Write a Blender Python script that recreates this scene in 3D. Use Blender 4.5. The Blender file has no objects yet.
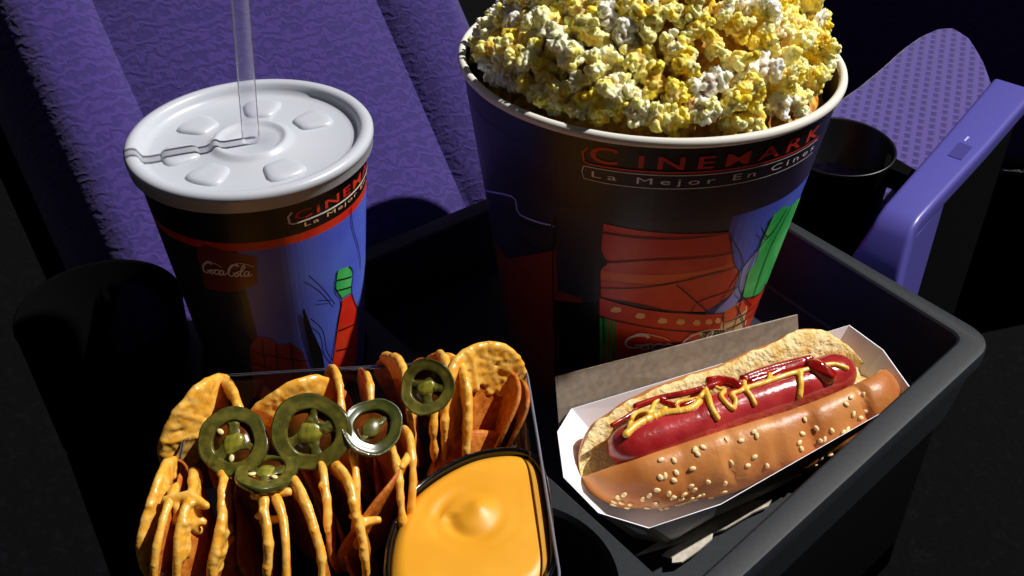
import bpy, bmesh, math, random
from mathutils import Vector, Matrix, noise
from mathutils.geometry import tessellate_polygon
PI = math.pi
R = math.radians
rnd = random.Random(7)
COL = bpy.context.scene.collection

# ------------------------------------------------------------------ camera
F = 1120.0; TH = R(38.7); CH = 0.40
CT, ST = math.cos(TH), math.sin(TH)
cam = bpy.data.cameras.new('camera'); co = bpy.data.objects.new('camera', cam)
COL.objects.link(co); co.location = (0, 0, CH); co.rotation_euler = (PI/2 - TH, 0, 0)
cam.sensor_width = 36; cam.lens = 36 * F / 1024; cam.clip_start = .01
bpy.context.scene.camera = co
def ray(px, py):
    a = (px - 512) / F; b = (py - 288) / F
    return Vector((a, CT - b*ST, -(ST + b*CT)))
def at(px, py, z):
    r = ray(px, py); return Vector((0, 0, CH)) + r * ((z - CH) / r.z)

# ------------------------------------------------------------------ materials
def srgb(c):
    return tuple(((x/255)/12.92 if x/255 <= .04045 else ((x/255+.055)/1.055)**2.4) for x in c) + (1,)
def mat(name, col, rough=.5, col2=None, scale=50., spec=.5, bump=0., bscale=200., sss=0., sssr=(1,.5,.2), sssc=.003, detail=3, coat=0., metal=0., lo=.4, hi=.6, cstops=None):
    m = bpy.data.materials.new(name); m.use_nodes = True
    nt = m.node_tree; b = nt.nodes['Principled BSDF']
    b.inputs['Base Color'].default_value = srgb(col)
    b.inputs['Roughness'].default_value = rough
    b.inputs['Specular IOR Level'].default_value = spec
    b.inputs['Metallic'].default_value = metal
    b.inputs['Coat Weight'].default_value = coat
    if sss:
        b.inputs['Subsurface Weight'].default_value = sss
        b.inputs['Subsurface Radius'].default_value = sssr
        b.inputs['Subsurface Scale'].default_value = sssc
    tc = nt.nodes.new('ShaderNodeTexCoord')
    if col2:
        n = nt.nodes.new('ShaderNodeTexNoise'); n.inputs['Scale'].default_value = scale; n.inputs['Detail'].default_value = detail
        nt.links.new(tc.outputs['Object'], n.inputs['Vector'])
        r = nt.nodes.new('ShaderNodeValToRGB'); r.color_ramp.elements[0].position = lo; r.color_ramp.elements[1].position = hi
        r.color_ramp.elements[0].color = srgb(col); r.color_ramp.elements[1].color = srgb(col2)
        nt.links.new(n.outputs['Fac'], r.inputs['Fac']); nt.links.new(r.outputs['Color'], b.inputs['Base Color'])
    if bump:
        n2 = nt.nodes.new('ShaderNodeTexNoise'); n2.inputs['Scale'].default_value = bscale; n2.inputs['Detail'].default_value = 4
        nt.links.new(tc.outputs['Object'], n2.inputs['Vector'])
        bp = nt.nodes.new('ShaderNodeBump'); bp.inputs['Strength'].default_value = 1; bp.inputs['Distance'].default_value = bump
        nt.links.new(n2.outputs['Fac'], bp.inputs['Height']); nt.links.new(bp.outputs['Normal'], b.inputs['Normal'])
    return m
def thin_plastic(name, tint, gloss_col, fac, rough=.05, body=None, bfac=0.):
    m = bpy.data.materials.new(name); m.use_nodes = True; nt = m.node_tree
    for n in list(nt.nodes): nt.nodes.remove(n)
    out = nt.nodes.new('ShaderNodeOutputMaterial'); tr = nt.nodes.new('ShaderNodeBsdfTransparent'); gl = nt.nodes.new('ShaderNodeBsdfGlossy')
    tr.inputs['Color'].default_value = tint; gl.inputs['Color'].default_value = gloss_col; gl.inputs['Roughness'].default_value = rough
    lw = nt.nodes.new('ShaderNodeLayerWeight'); lw.inputs['Blend'].default_value = fac
    mx = nt.nodes.new('ShaderNodeMixShader')
    nt.links.new(lw.outputs['Fresnel'], mx.inputs['Fac'])
    base = tr
    if body:
        df = nt.nodes.new('ShaderNodeBsdfDiffuse'); df.inputs['Color'].default_value = body
        tl = nt.nodes.new('ShaderNodeBsdfTranslucent'); tl.inputs['Color'].default_value = body
        ad = nt.nodes.new('ShaderNodeMixShader'); nt.links.new(df.outputs[0], ad.inputs[1]); nt.links.new(tl.outputs[0], ad.inputs[2])
        m2 = nt.nodes.new('ShaderNodeMixShader'); m2.inputs['Fac'].default_value = bfac
        nt.links.new(tr.outputs[0], m2.inputs[1]); nt.links.new(ad.outputs[0], m2.inputs[2]); base = m2
    nt.links.new(base.outputs[0], mx.inputs[1]); nt.links.new(gl.outputs[0], mx.inputs[2])
    nt.links.new(mx.outputs[0], out.inputs['Surface'])
    return m

# ------------------------------------------------------------------ object helpers
WM = {}
def mw(o): return WM.get(o.name, Matrix.Identity(4))
def tag(o, label=None, cat=None, group=None, kind=None):
    if label: o['label'] = label
    if cat: o['category'] = cat
    if group: o['group'] = group
    if kind: o['kind'] = kind
    return o
def thing(name, label, cat, loc=(0,0,0), group=None):
    o = bpy.data.objects.new(name, None); COL.objects.link(o); o.empty_display_size = .02
    o.location = loc; WM[o.name] = Matrix.Translation(Vector(loc))
    return tag(o, label, cat, group)
def obj(name, src, mats, parent=None, smooth=True, origin=None, label=None):
    """src (bmesh or mesh) is in world coordinates; becomes ONE mesh object"""
    if isinstance(src, bmesh.types.BMesh):
        me = bpy.data.meshes.new(name); bmesh.ops.recalc_face_normals(src, faces=src.faces[:]) if not getattr(obj, 'keep', False) else None
        src.to_mesh(me); src.free()
    else: me = src; me.name = name
    if not isinstance(mats, (list, tuple)): mats = [mats]
    if len(me.materials): me.materials.clear()
    for m in mats: me.materials.append(m)
    if smooth: me.shade_smooth()
    o = bpy.data.objects.new(name, me); COL.objects.link(o)
    pm = mw(parent) if parent else Matrix.Identity(4)
    if origin is not None:
        loc = Vector(origin)
        me.transform(Matrix.Translation(-loc))
        o.location = pm.inverted() @ loc; WM[o.name] = Matrix.Translation(loc)
    elif parent:
        me.transform(pm.inverted()); WM[o.name] = pm.copy()
    if parent: o.parent = parent
    if label: o['label'] = label
    return o
def center_of(bm):
    c = Vector()
    for v in bm.verts: c += v.co
    c /= len(bm.verts); c.z = min(v.co.z for v in bm.verts); return c
def sharp(o, ang=35):
    me = o.data; bm = bmesh.new(); bm.from_mesh(me)
    for e in bm.edges:
        if len(e.link_faces) == 2 and e.calc_face_angle(0) > R(ang): e.smooth = False
    bm.to_mesh(me); bm.free(); return o
def evaluate(bm, mods):
    me = bpy.data.meshes.new('tmp'); bm.to_mesh(me); bm.free()
    o = bpy.data.objects.new('tmp', me); COL.objects.link(o)
    for typ, kw in mods:
        m = o.modifiers.new('m', typ)
        for k, v in kw.items(): setattr(m, k, v)
    dg = bpy.context.evaluated_depsgraph_get(); dg.update()
    out = bpy.data.meshes.new_from_object(o.evaluated_get(dg))
    bpy.data.objects.remove(o); bpy.data.meshes.remove(me)
    return out
def ball(bm, c, r, sub=2, sc=None, rot=None):
    M = Matrix.Translation(c) @ (rot.to_4x4() if rot else Matrix.Identity(4)) @ Matrix.Diagonal((*( (sc[0]*r, sc[1]*r, sc[2]*r) if sc else (r, r, r)), 1))
    bmesh.ops.create_icosphere(bm, subdivisions=sub, radius=1, matrix=M)
def chain(bm, pts, rads, step=.6):
    for i in range(len(pts)-1):
        a, b = Vector(pts[i]), Vector(pts[i+1]); ra, rb = rads[i], rads[i+1]
        n = max(1, int((b-a).length / (min(ra, rb)*step)))
        for k in range(n+1):
            t = k/n; ball(bm, a.lerp(b, t), ra + (rb-ra)*t, 1)
def goo(bm, voxel, smooth=4):
    return evaluate(bm, [('REMESH', dict(mode='VOXEL', voxel_size=voxel)), ('SMOOTH', dict(factor=.5, iterations=smooth))])
def tube(bm, pts, rads, n=12, closed=False, mi=0):
    pts = [Vector(p) for p in pts]; N = len(pts)
    if not isinstance(rads, (list, tuple)): rads = [rads]*N
    rings = []; prev = None
    for i, p in enumerate(pts):
        if closed: t = pts[(i+1) % N] - pts[i-1]
        else: t = pts[min(i+1, N-1)] - pts[max(i-1, 0)]
        t.normalize()
        u = (prev - t*prev.dot(t)) if prev is not None else (Vector((0,0,1)).cross(t) if abs(t.z) < .9 else Vector((1,0,0)).cross(t))
        u.normalize(); prev = u; w = t.cross(u)
        rings.append([bm.verts.new(p + (u*math.cos(2*PI*k/n) + w*math.sin(2*PI*k/n))*rads[i]) for k in range(n)])
    M = N if closed else N-1
    for i in range(M):
        a, b = rings[i], rings[(i+1) % N]
        for k in range(n): bm.faces.new((a[k], a[(k+1)%n], b[(k+1)%n], b[k])).material_index = mi
    if not closed:
        bm.faces.new(rings[0][::-1]).material_index = mi; bm.faces.new(rings[-1]).material_index = mi
def lathe(bm, prof, frame, n=96, close=False, mi=0):
    """prof: (r, h) list; frame: (origin, e1, e2, w)"""
    O, e1, e2, w = frame; rings = []
    for r, h in prof:
        if r < 1e-6: rings.append([bm.verts.new(O + w*h)])
        else: rings.append([bm.verts.new(O + w*h + (e1*math.cos(2*PI*k/n) + e2*math.sin(2*PI*k/n))*r) for k in range(n)])
    L = list(zip(rings, rings[1:])) + ([(rings[-1], rings[0])] if close else [])
    for a, b in L:
        for k in range(n):
            if len(a) == 1 and len(b) == 1: continue
            if len(a) == 1: f = bm.faces.new((a[0], b[k], b[(k+1)%n]))
            elif len(b) == 1: f = bm.faces.new((a[k], b[0], a[(k+1)%n]))
            else: f = bm.faces.new((a[k], a[(k+1)%n], b[(k+1)%n], b[k]))
            f.material_index = mi
def rounded(pts, rad, seg=6):
    out = []; N = len(pts)
    if not isinstance(rad, (list, tuple)): rad = [rad]*N
    for i in range(N):
        p0, p, p1 = Vector(pts[i-1]), Vector(pts[i]), Vector(pts[(i+1) % N])
        d0 = (p0-p).normalized(); d1 = (p1-p).normalized()
        ang = d0.angle(d1); l = min(rad[i] / math.tan(ang/2), (p0-p).length*.49, (p1-p).length*.49)
        a, b = p + d0*l, p + d1*l
        for k in range(seg+1):
            t = k/seg; out.append(a*(1-t)**2 + p*2*t*(1-t) + b*t*t)
    return out
def inset(poly, d):
    """offset a CCW 2D loop inward by d"""
    out = []; N = len(poly)
    for i in range(N):
        a, p, b = poly[i-1], poly[i], poly[(i+1) % N]
        e0 = (p-a); e1 = (b-p)
        if e0.length < 1e-9: e0 = e1
        if e1.length < 1e-9: e1 = e0
        n0 = Vector((-e0.y, e0.x)).normalized(); n1 = Vector((-e1.y, e1.x)).normalized()
        n = (n0+n1); n.normalize(); c = max(.3, n.dot(n0)); out.append(p + n*(d/c))
    return out
def ccw(poly):
    a = sum(poly[i-1].x*poly[i].y - poly[i].x*poly[i-1].y for i in range(len(poly)))
    return poly if a > 0 else poly[::-1]
def loft(bm, loops, cap0=True, cap1=True, mi=0):
    vs = [[bm.verts.new(p) for p in l] for l in loops]
    for a, b in zip(vs, vs[1:]):
        n = len(a)
        for k in range(n): bm.faces.new((a[k], a[(k+1)%n], b[(k+1)%n], b[k])).material_index = mi
    if cap0: bm.faces.new(vs[0][::-1]).material_index = mi
    if cap1: bm.faces.new(vs[-1]).material_index = mi
    return vs
def V3(l, z): return [Vector((p.x, p.y, z)) for p in l]

# ------------------------------------------------------------------ world and light
w = bpy.data.worlds.new('world'); bpy.context.scene.world = w; w.use_nodes = True
w.node_tree.nodes['Background'].inputs['Color'].default_value = (.88, .86, 1, 1)
w.node_tree.nodes['Background'].inputs['Strength'].default_value = .028
sun = bpy.data.lights.new('sun', 'SUN'); sun.energy = 5.0; sun.angle = R(1.2); sun.color = (1, .96, .90)
so = bpy.data.objects.new('sun', sun); COL.objects.link(so)
az, el = R(106), R(52)
sd = Vector((math.sin(az)*math.cos(el), -math.cos(az)*math.cos(el), math.sin(el)))
so.rotation_euler = sd.to_track_quat('Z', 'Y').to_euler()
vs = bpy.context.scene.view_settings
bpy.context.scene.display_settings.display_device = 'sRGB'
vs.view_transform = 'Standard'; vs.look = 'None'; vs.exposure = 0; vs.gamma = 1; vs.use_curve_mapping = False
bpy.context.scene.cycles.max_bounces = 8
bpy.context.scene.cycles.transparent_max_bounces = 24

# ------------------------------------------------------------------ floor
M_floor = mat('dark_carpet', (2, 2, 4), .95, (7, 8, 12), 90, .1, bump=.002, bscale=120, lo=.55, hi=.75)
bm = bmesh.new(); bmesh.ops.create_grid(bm, x_segments=2, y_segments=2, size=3, matrix=Matrix.Translation((0, 1.2, -.55)))
tag(obj('floor', bm, M_floor, smooth=False), 'black carpet floor of the dark theatre', 'floor', kind='structure')

# ------------------------------------------------------------------ big black serving tray
M_tray = mat('black_tray_plastic', (24, 28, 34), .6, (29, 33, 40), 300, .35, bump=.00006, bscale=1500)
K1, K2, K3, K4 = Vector((.2625, .4545)), Vector((.0895, .6696)), Vector((-.198, .457)), Vector((.002, .2067))
outer = ccw(rounded([K1, K2, K3, K4], [.020, .02, .02, .02], 8))
def build_tray():
    b = bmesh.new()
    loops = [V3(inset(outer, .010), -.056), V3(inset(outer, .0085), -.0555), V3(inset(outer, .003), -.012), V3(outer, -.0095), V3(outer, -.002), V3(inset(outer, .0006), -.0006), V3(inset(outer, .002), 0)]
    loft(b, loops); bmesh.ops.recalc_face_normals(b, faces=b.faces[:])
    me = bpy.data.meshes.new('tb'); b.to_mesh(me); b.free()
    body = bpy.data.objects.new('tb', me); COL.objects.link(body)
    dA = Vector((.625, -.78)).normalized(); dB = Vector((.72, .696)).normalized()
    d0 = Vector((.017, .356))                      # a point on the divider edge
    # big compartment
    def isect(p, d, q, e):
        den = d.x*e.y - d.y*e.x; t = ((q-p).x*e.y - (q-p).y*e.x)/den; return p + d*t
    nB = Vector((-dB.y, dB.x)); nA = Vector((-.8, -.6))
    rin = K1 + nB*.0135; fin = K1 + nA*.0125; dL = Vector((.804, .594)); lin = K2 + Vector((.594, -.804))*.0125
    c1 = isect(rin, dB, fin, Vector((-.6, .8))); c2 = isect(fin, Vector((-.6, .8)), lin, dL)
    c3 = isect(lin, dL, d0, dA); c4 = isect(d0, dA, rin, dB)
    comp = ccw(rounded([c1, c2, c3, c4], [.010, .012, .012, .012], 6))
    cutters = []
    b = bmesh.new(); loft(b, [V3(inset(comp, .006), -.046), V3(inset(comp, .0045), -.0445), V3(inset(comp, .0018), -.003), V3(inset(comp, .0012), -.001), V3(inset(comp, -.0003), .0002), V3(inset(comp, -.0003), .01)])
    cutters.append(b)
    for hc in (Vector((0.002, .297)), Vector((-.121, .446))):
        b = bmesh.new()
        lathe(b, [(0, -.0497), (.036, -.0497), (.0385, -.047), (.0425, -.0025), (.0445, .0003), (.0445, .01), (0, .01)], (Vector((hc.x, hc.y, 0)), Vector((1,0,0)), Vector((0,1,0)), Vector((0,0,1))), 64)
        cutters.append(b)
    cos = []
    for b in cutters:
        bmesh.ops.recalc_face_normals(b, faces=b.faces[:])
        me = bpy.data.meshes.new('ct'); b.to_mesh(me); b.free(); o = bpy.data.objects.new('ct', me); COL.objects.link(o); cos.append(o)
        m = body.modifiers.new('b', 'BOOLEAN'); m.operation = 'DIFFERENCE'; m.object = o; m.solver = 'EXACT'
    dg = bpy.context.evaluated_depsgraph_get(); dg.update()
    out = bpy.data.meshes.new_from_object(body.evaluated_get(dg))
    bpy.data.objects.remove(body)
    for o in cos: bpy.data.objects.remove(o)
    return out
tray = obj('serving_tray', build_tray(), M_tray)
tag(sharp(tray, 30), 'large black plastic concession tray with a deep compartment and cup holes', 'tray')

# ------------------------------------------------------------------ printed cone surfaces (cup and bucket)
class Cone:
    def __init__(s, base, top, r0, r1):
        s.b = Vector(base); s.t = Vector(top); s.L = (s.t-s.b).length; s.w = (s.t-s.b)/s.L
        s.e1 = Vector((1,0,0)); s.e1 = (s.e1 - s.w*s.e1.dot(s.w)).normalized(); s.e2 = s.w.cross(s.e1)
        s.r0, s.r1 = r0, r1
    def rad(s, v): return s.r0 + (s.r1-s.r0)*v/s.L
    def pt(s, t, v, off=0): return s.b + s.w*v + (s.e1*math.sin(t) - s.e2*math.cos(t))*(s.rad(v)+off)
    def hit(s, px, py):
        d = ray(px, py); o = Vector((0,0,CH)) - s.b; k = (s.r1-s.r0)/s.L
        ow, dw = o.dot(s.w), d.dot(s.w); op = o - s.w*ow; dp = d - s.w*dw
        A = dp.dot(dp) - k*k*dw*dw; B = 2*(op.dot(dp) - k*dw*(s.r0+k*ow)); Cc = op.dot(op) - (s.r0+k*ow)**2
        D = max(0, B*B-4*A*Cc)
        t = (-B - math.sqrt(D))/(2*A); p = o + d*t; v = p.dot(s.w); q = p - s.w*v
        return Vector((math.atan2(q.dot(s.e1), -q.dot(s.e2)), v))
    def frame(s): return (s.b, s.e1, s.e2, s.w)
def decal(bm, cone, polys, mi, layer, step=.05):
    """polys: triangles/polygons in (angle, height); cut into narrow strips and laid on the cone"""
    b = bmesh.new()
    for poly in polys:
        vs = [b.verts.new((p[0], p[1], 0)) for p in poly]
        try: b.faces.new(vs)
        except ValueError: pass
    bmesh.ops.triangulate(b, faces=b.faces[:])
    if not b.verts: b.free(); return
    lo = min(v.co.x for v in b.verts); hi = max(v.co.x for v in b.verts)
    x = math.floor(lo/step)*step + step
    while x < hi:
        bmesh.ops.bisect_plane(b, geom=b.verts[:]+b.edges[:]+b.faces[:], plane_co=(x,0,0), plane_no=(1,0,0)); x += step
    off = .00012*layer
    mp = {v.index: v for v in b.verts}
    b.verts.index_update()
    nv = {v: bm.verts.new(cone.pt(v.co.x, v.co.y, off)) for v in b.verts}
    for f in b.faces:
        try:
            g = bm.faces.new([nv[v] for v in f.verts]); g.material_index = mi
            g.normal_update(); c = g.calc_center_median() - cone.b; c -= cone.w*c.dot(cone.w)
            if g.normal.dot(c) < 0: g.normal_flip()
        except ValueError: pass
    b.free()
def pixpoly(cone, pts): return [cone.hit(*p) for p in pts]
def stroke(pts, w0, w1=None, asp=1.):
    """2D ribbon quads along pts; asp = metres per x unit"""
    out = []; w1 = w0 if w1 is None else w1; P = [Vector((p[0]*asp, p[1])) for p in pts]; N = len(P)
    L = []; Rr = []
    for i, p in enumerate(P):
        t = P[min(i+1, N-1)] - P[max(i-1, 0)]
        n = Vector((-t.y, t.x)).normalized() if t.length > 1e-9 else Vector((0,1)); w = (w0 + (w1-w0)*i/max(1, N-1))/2
        L.append(p+n*w); Rr.append(p-n*w)
    for i in range(N-1):
        out.append([(q.x/asp, q.y) for q in (L[i], L[i+1], Rr[i+1], Rr[i])])
    return out
def spline(pts, n=6):
    P = [Vector(p) for p in pts]; out = []
    for i in range(len(P)-1):
        a, b, c, d = P[max(i-1,0)], P[i], P[i+1], P[min(i+2, len(P)-1)]
        for k in range(n):
            t = k/n; out.append(.5*((2*b)+(c-a)*t+(2*a-5*b+4*c-d)*t*t+(3*b-a-3*c+d)*t**3))
    out.append(P[-1]); return out
def text_polys(txt, t0, t1, v0, hgt, asp, v1=None, bold=0., shear=0., space=1., sx=1.):
    """letters from the built-in font fitted between angles t0..t1 with baseline v0..v1 (metres)"""
    cu = bpy.data.curves.new('txt', 'FONT'); cu.body = txt; cu.size = 1; cu.space_character = space; cu.offset = bold; cu.shear = shear; cu.resolution_u = 3
    o = bpy.data.objects.new('txt', cu); COL.objects.link(o)
    dg = bpy.context.evaluated_depsgraph_get(); dg.update()
    me = bpy.data.meshes.new_from_object(o.evaluated_get(dg))
    xs = [v.co.x for v in me.vertices]; ys = [v.co.y for v in me.vertices]
    x0, x1, y1 = min(xs), max(xs), .70; v1 = v0 if v1 is None else v1
    out = []
    for p in me.polygons:
        q = []
        for i in p.vertices:
            c = me.vertices[i].co; u = (c.x-x0)/(x1-x0)
            q.append((t0+(t1-t0)*u, v0+(v1-v0)*u + c.y/y1*hgt))
        out.append(q)
    bpy.data.objects.remove(o); bpy.data.meshes.remove(me); bpy.data.curves.remove(cu)
    return out
SCRIPT = [  # flowing script lettering for the soda mark, unit box
 ([(.19,.86),(.15,.98),(.07,.90),(.015,.60),(.02,.25),(.08,.10),(.15,.22),(.20,.40)], .075, .03),
 ([(.10,.30),(.20,.36),(.235,.20),(.20,.08),(.165,.18),(.18,.38),(.24,.46),(.28,.42)], .045, .03),
 ([(.345,.46),(.29,.48),(.26,.25),(.29,.10),(.34,.18),(.365,.30)], .05, .03),
 ([(.43,.46),(.375,.46),(.355,.22),(.385,.08),(.425,.22),(.44,.46),(.435,.18),(.465,.12),(.50,.30)], .045, .03),
 ([(.48,.27),(.54,.32)], .035, .03),
 ([(.70,.86),(.66,1.02),(.585,.90),(.54,.60),(.54,.25),(.59,.08),(.655,.22),(.69,.40)], .075, .03),
 ([(.62,.30),(.70,.36),(.735,.20),(.70,.08),(.665,.18),(.68,.38),(.74,.48),(.78,.45)], .045, .03),
 ([(.76,.36),(.82,.70),(.815,.96),(.78,.86),(.765,.40),(.775,.12),(.81,.10),(.84,.28)], .045, .03),
 ([(.915,.46),(.86,.46),(.84,.22),(.87,.08),(.91,.22),(.925,.46),(.92,.18),(.945,.10),(.985,.28)], .045, .03),
 ([(.02,.62),(.10,1.08),(.30,.92),(.40,.66)], .03, .015),
 ([(.56,.95),(.70,1.12),(.86,1.02),(1.0,.80)], .03, .015)]
def script_polys(t0, t1, v0, v1, hgt, asp):
    out = []; W = abs(t1-t0)*asp
    for pts, a, b in SCRIPT:
        s = spline([(p[0]*W + p[1]*hgt*.25, p[1]*hgt) for p in pts], 5)
        for q in stroke(s, a*hgt*2.2, b*hgt*2.2):
            out.append([(t0+(x/W)*(t1-t0), v0 + (v1-v0)*(x/W) + y) for x, y in q])
    return out

M_white = mat('white_paper_rim', (225, 222, 214), .6)
M_ink = mat('black_print', (9, 7, 9), .42)
M_band = mat('dark_violet_print', (25, 13, 40), .42)
M_red = mat('red_print', (205, 38, 22), .42, (214, 62, 24), 60)
M_red2 = mat('orange_print', (224, 92, 32), .42)
M_cream = mat('cream_print', (238, 190, 130), .42)
M_blue = mat('blue_print', (70, 82, 205), .42, (86, 112, 214), 25, lo=.35, hi=.7)
M_lblue = mat('pale_blue_print', (140, 152, 222), .42)
M_green = mat('green_print', (30, 165, 72), .42, (90, 200, 110), 40)
M_wprint = mat('white_print', (235, 225, 220), .42)
M_brown = mat('rust_and_shade_print', (112, 40, 30), .42)
M_grey = mat('slate_and_shade_print', (34, 34, 52), .42)
PRINT = [M_ink, M_band, M_red, M_red2, M_cream, M_blue, M_lblue, M_green, M_wprint, M_brown, M_grey, M_white]
INK, BAND, RED, ORG, CRM, BLU, LBL, GRN, WHT, BRN, GRY, RIM = range(12)
def ring_poly(t0, t1, va, vb):  # a strip from t0 to t1
    n = max(2, int(abs(t1-t0)/.4)); out = []
    for i in range(n):
        a = t0+(t1-t0)*i/n; b = t0+(t1-t0)*(i+1)/n; out.append([(a, va), (b, va), (b, vb), (a, vb)])
    return out
def hexes(pts): return [pts]

# ------------------------------------------------------------------ popcorn bucket
BK = Cone((.0670, .5085, -.041), (.0708, .5215, .1350), .0680, .0968)
bucket = thing('popcorn_bucket', 'large paper popcorn bucket printed with a colourful film city and a red soda sign', 'bucket', (.0670, .5085, -.0415))
bm = bmesh.new(); L = BK.L
lathe(bm, [(0, .004), (BK.rad(.004)-.002, .004), (BK.r0-.001, 0), (BK.r0, 0), (BK.rad(L*.5), L*.5), (BK.r1, L), (BK.r1-.0012, L), (BK.r0-.0012+.001, .006), (0, .006)], BK.frame(), 128)
obj.keep = True
bmesh.ops.recalc_face_normals(bm, faces=bm.faces[:])
asp = .085
def bp(*pts): return [pixpoly(BK, pts)]
# the city art
va, vb = BK.hit(655, 222).y, BK.hit(655, 172).y
decal(bm, BK, ring_poly(-PI, PI, 0, va), GRY, 1)
decal(bm, BK, ring_poly(-PI, PI, va, vb), BAND, 1)
decal(bm, BK, ring_poly(-1.6, -.42, .02, .075), BRN, 2)
decal(bm, BK, ring_poly(-3.1, -1.65, 0, va), BLU, 2)
decal(bm, BK, ring_poly(.40, 1.9, 0, va), BLU, 2)
decal(bm, BK, ring_poly(1.9, 3.1, 0, va), RED, 2)
decal(bm, BK, bp((470, 262), (556, 250), (556, 236), (560, 360), (548, 420), (500, 400)), BRN, 3)
decal(bm, BK, bp((555, 300), (604, 302), (606, 380), (575, 400), (555, 390)), INK, 3)
decal(bm, BK, bp((603, 223), (728, 231), (733, 262), (738, 273), (732, 292), (718, 303), (704, 311), (670, 310), (640, 304), (602, 297), (600, 271), (607, 262), (601, 250)), RED, 3)
decal(bm, BK, bp((601, 270), (733, 262), (738, 274), (731, 293), (704, 311), (640, 304), (601, 297)), ORG, 4)
decal(bm, BK, bp((601, 279), (671, 283), (733, 268), (738, 274), (731, 293), (704, 311), (640, 304), (601, 297)), RED, 5)
decal(bm, BK, bp((600, 297), (640, 308), (690, 313), (722, 313), (720, 330), (690, 330), (640, 325), (600, 315)), RED, 5)
for (x, y, q) in ((616, 309, 5), (640, 315, 4.6), (662, 320, 4.4), (680, 321, 4), (696, 322, 3.6), (708, 321, 3.2), (717, 320, 2.6)):
    decal(bm, BK, bp((x-q, y-.5), (x-q*.3, y-3), (x+q, y-2), (x+q*1.1, y+1.5), (x+q*.2, y+3), (x-q, y+2)), CRM, 6)
decal(bm, BK, bp((600, 316), (640, 326), (690, 331), (721, 330), (733, 328), (728, 345), (722, 400), (600, 410)), RED, 3)
for i in range(4):
    decal(bm, BK, bp((600+i*4.5, 317+i), (603+i*4.5, 318+i), (603+i*4.5, 360), (600+i*4.5, 360)), GRN, 4)
    decal(bm, BK, bp((701+i*4.5, 331), (704+i*4.5, 331), (702+i*4.5, 352), (699+i*4.5, 352)), GRN, 6)
# sky wedge, beams and towers at the right
decal(bm, BK, bp((728, 231), (760, 226), (790, 208), (802, 192), (790, 235), (770, 262), (745, 300), (737, 300), (738, 273), (733, 262)), BLU, 3)
decal(bm, BK, bp((741, 268), (786, 208), (794, 205), (752, 268), (735, 305), (722, 316), (712, 314), (730, 296)), LBL, 4)
decal(bm, BK, bp((772, 215), (778, 210), (783, 206), (790, 206), (796, 199), (800, 196), (770, 286), (764, 283), (760, 292), (752, 296), (741, 298), (747, 272), (755, 262), (761, 240)), GRN, 5)
decal(bm, BK, bp((742, 298), (756, 296), (770, 282), (757, 322), (748, 345), (738, 342), (744, 318)), RED, 5)
decal(bm, BK, bp((724, 311), (742, 299), (746, 306), (746, 320), (738, 345), (722, 350), (718, 330), (722, 320)), CRM, 5)
decal(bm, BK, bp((724, 311), (742, 299), (745, 309), (724, 322)), ORG, 6)
def bl(pts, wpx=1.1, mi=INK, layer=7, w1=None):
    q = [BK.hit(*p) for p in pts]; decal(bm, BK, stroke(spline(q, 4), wpx*.00055, (w1 or wpx)*.00055, asp), mi, layer)
for pts in ([(603,232),(650,238),(728,232)], [(607,262),(660,259),(733,252)], [(601,287),(640,287),(700,276),(737,266)], [(601,297),(640,304),(690,313),(724,312)],
            [(600,315),(640,325),(690,331),(722,330)], [(676,284),(708,312)], [(729,232),(733,262),(738,273),(731,293),(708,312)], [(603,224),(601,250),(607,262),(600,271),(601,297)],
            [(731,238),(742,262),(738,290),(750,305)], [(760,227),(768,236),(786,208)], [(712,314),(741,268),(772,230)], [(741,298),(747,272),(761,240),(772,215)], [(752,296),(768,250),(790,206)],
            [(741,298),(757,294),(770,284)], [(724,322),(770,296)], [(720,330),(765,306)], [(735,305),(744,345)], [(726,350),(764,322)], [(722,312),(722,345)], [(748,345),(770,284)],
            [(700,330),(730,342),(742,350)], [(740,300),(728,345)], [(690,313),(700,300),(738,286)]):
    bl(pts, 1.3)
for pts in ([(500,205),(540,228),(556,222)], [(520,240),(545,250),(556,240)], [(556,215),(553,280),(556,350)]): bl(pts, 1.3, INK, 4)
bl([(486,190),(512,196),(520,214),(556,226)], 2, LBL, 3)
# soda mark
h0, h1 = BK.hit(622, 347), BK.hit(722, 347); v_ = BK.hit(640, 348).y
decal(bm, BK, script_polys(h0.x, BK.hit(716, 344).x+.02, v_, BK.hit(712, 344).y-.0005, .0115, asp), WHT, 8)
# top band lettering
def ang(px, py): return BK.hit(px, py)
c0, c1 = ang(590, 165), ang(815, 139)
vt = (ang(640, 169).y + ang(740, 163).y)/2
tp = text_polys('C', c0.x, c0.x+.085/asp*.135, vt, .0088, asp, bold=.015) + text_polys('INEMARK', c0.x+.085/asp*.235, c1.x, vt, .0068, asp, bold=.015, space=1.45)
decal(bm, BK, tp, RED, 3)
vu = vt - .0018
ul = [(c0.x-.01, vu+.009), (c0.x-.035, vu+.006), (c0.x-.03, vu+.001), (c0.x, vu)] + [(c0.x+(c1.x+.04-c0.x)*k/10, vu) for k in range(1, 11)]
decal(bm, BK, stroke(ul, .0009, None, asp), RED, 4)
vl = vu - .0016
decal(bm, BK, stroke([(c0.x-.03+(c1.x+.06-c0.x)*k/12, vl) for k in range(13)], .0005, None, asp), WHT, 4)
decal(bm, BK, text_polys('La Mejor En Cines', c0.x+.01, c1.x+.02, vl-.0053, .0034, asp, space=1.45), WHT, 3)
decal(bm, BK, stroke([(c0.x-.03, vl), (c0.x-.04, vl-.003), (c0.x-.03, vl-.007)] + [(c0.x-.03+(c1.x+.06-c0.x)*k/12, vl-.0075) for k in range(1, 13)], .0004, None, asp), WHT, 4)
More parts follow.
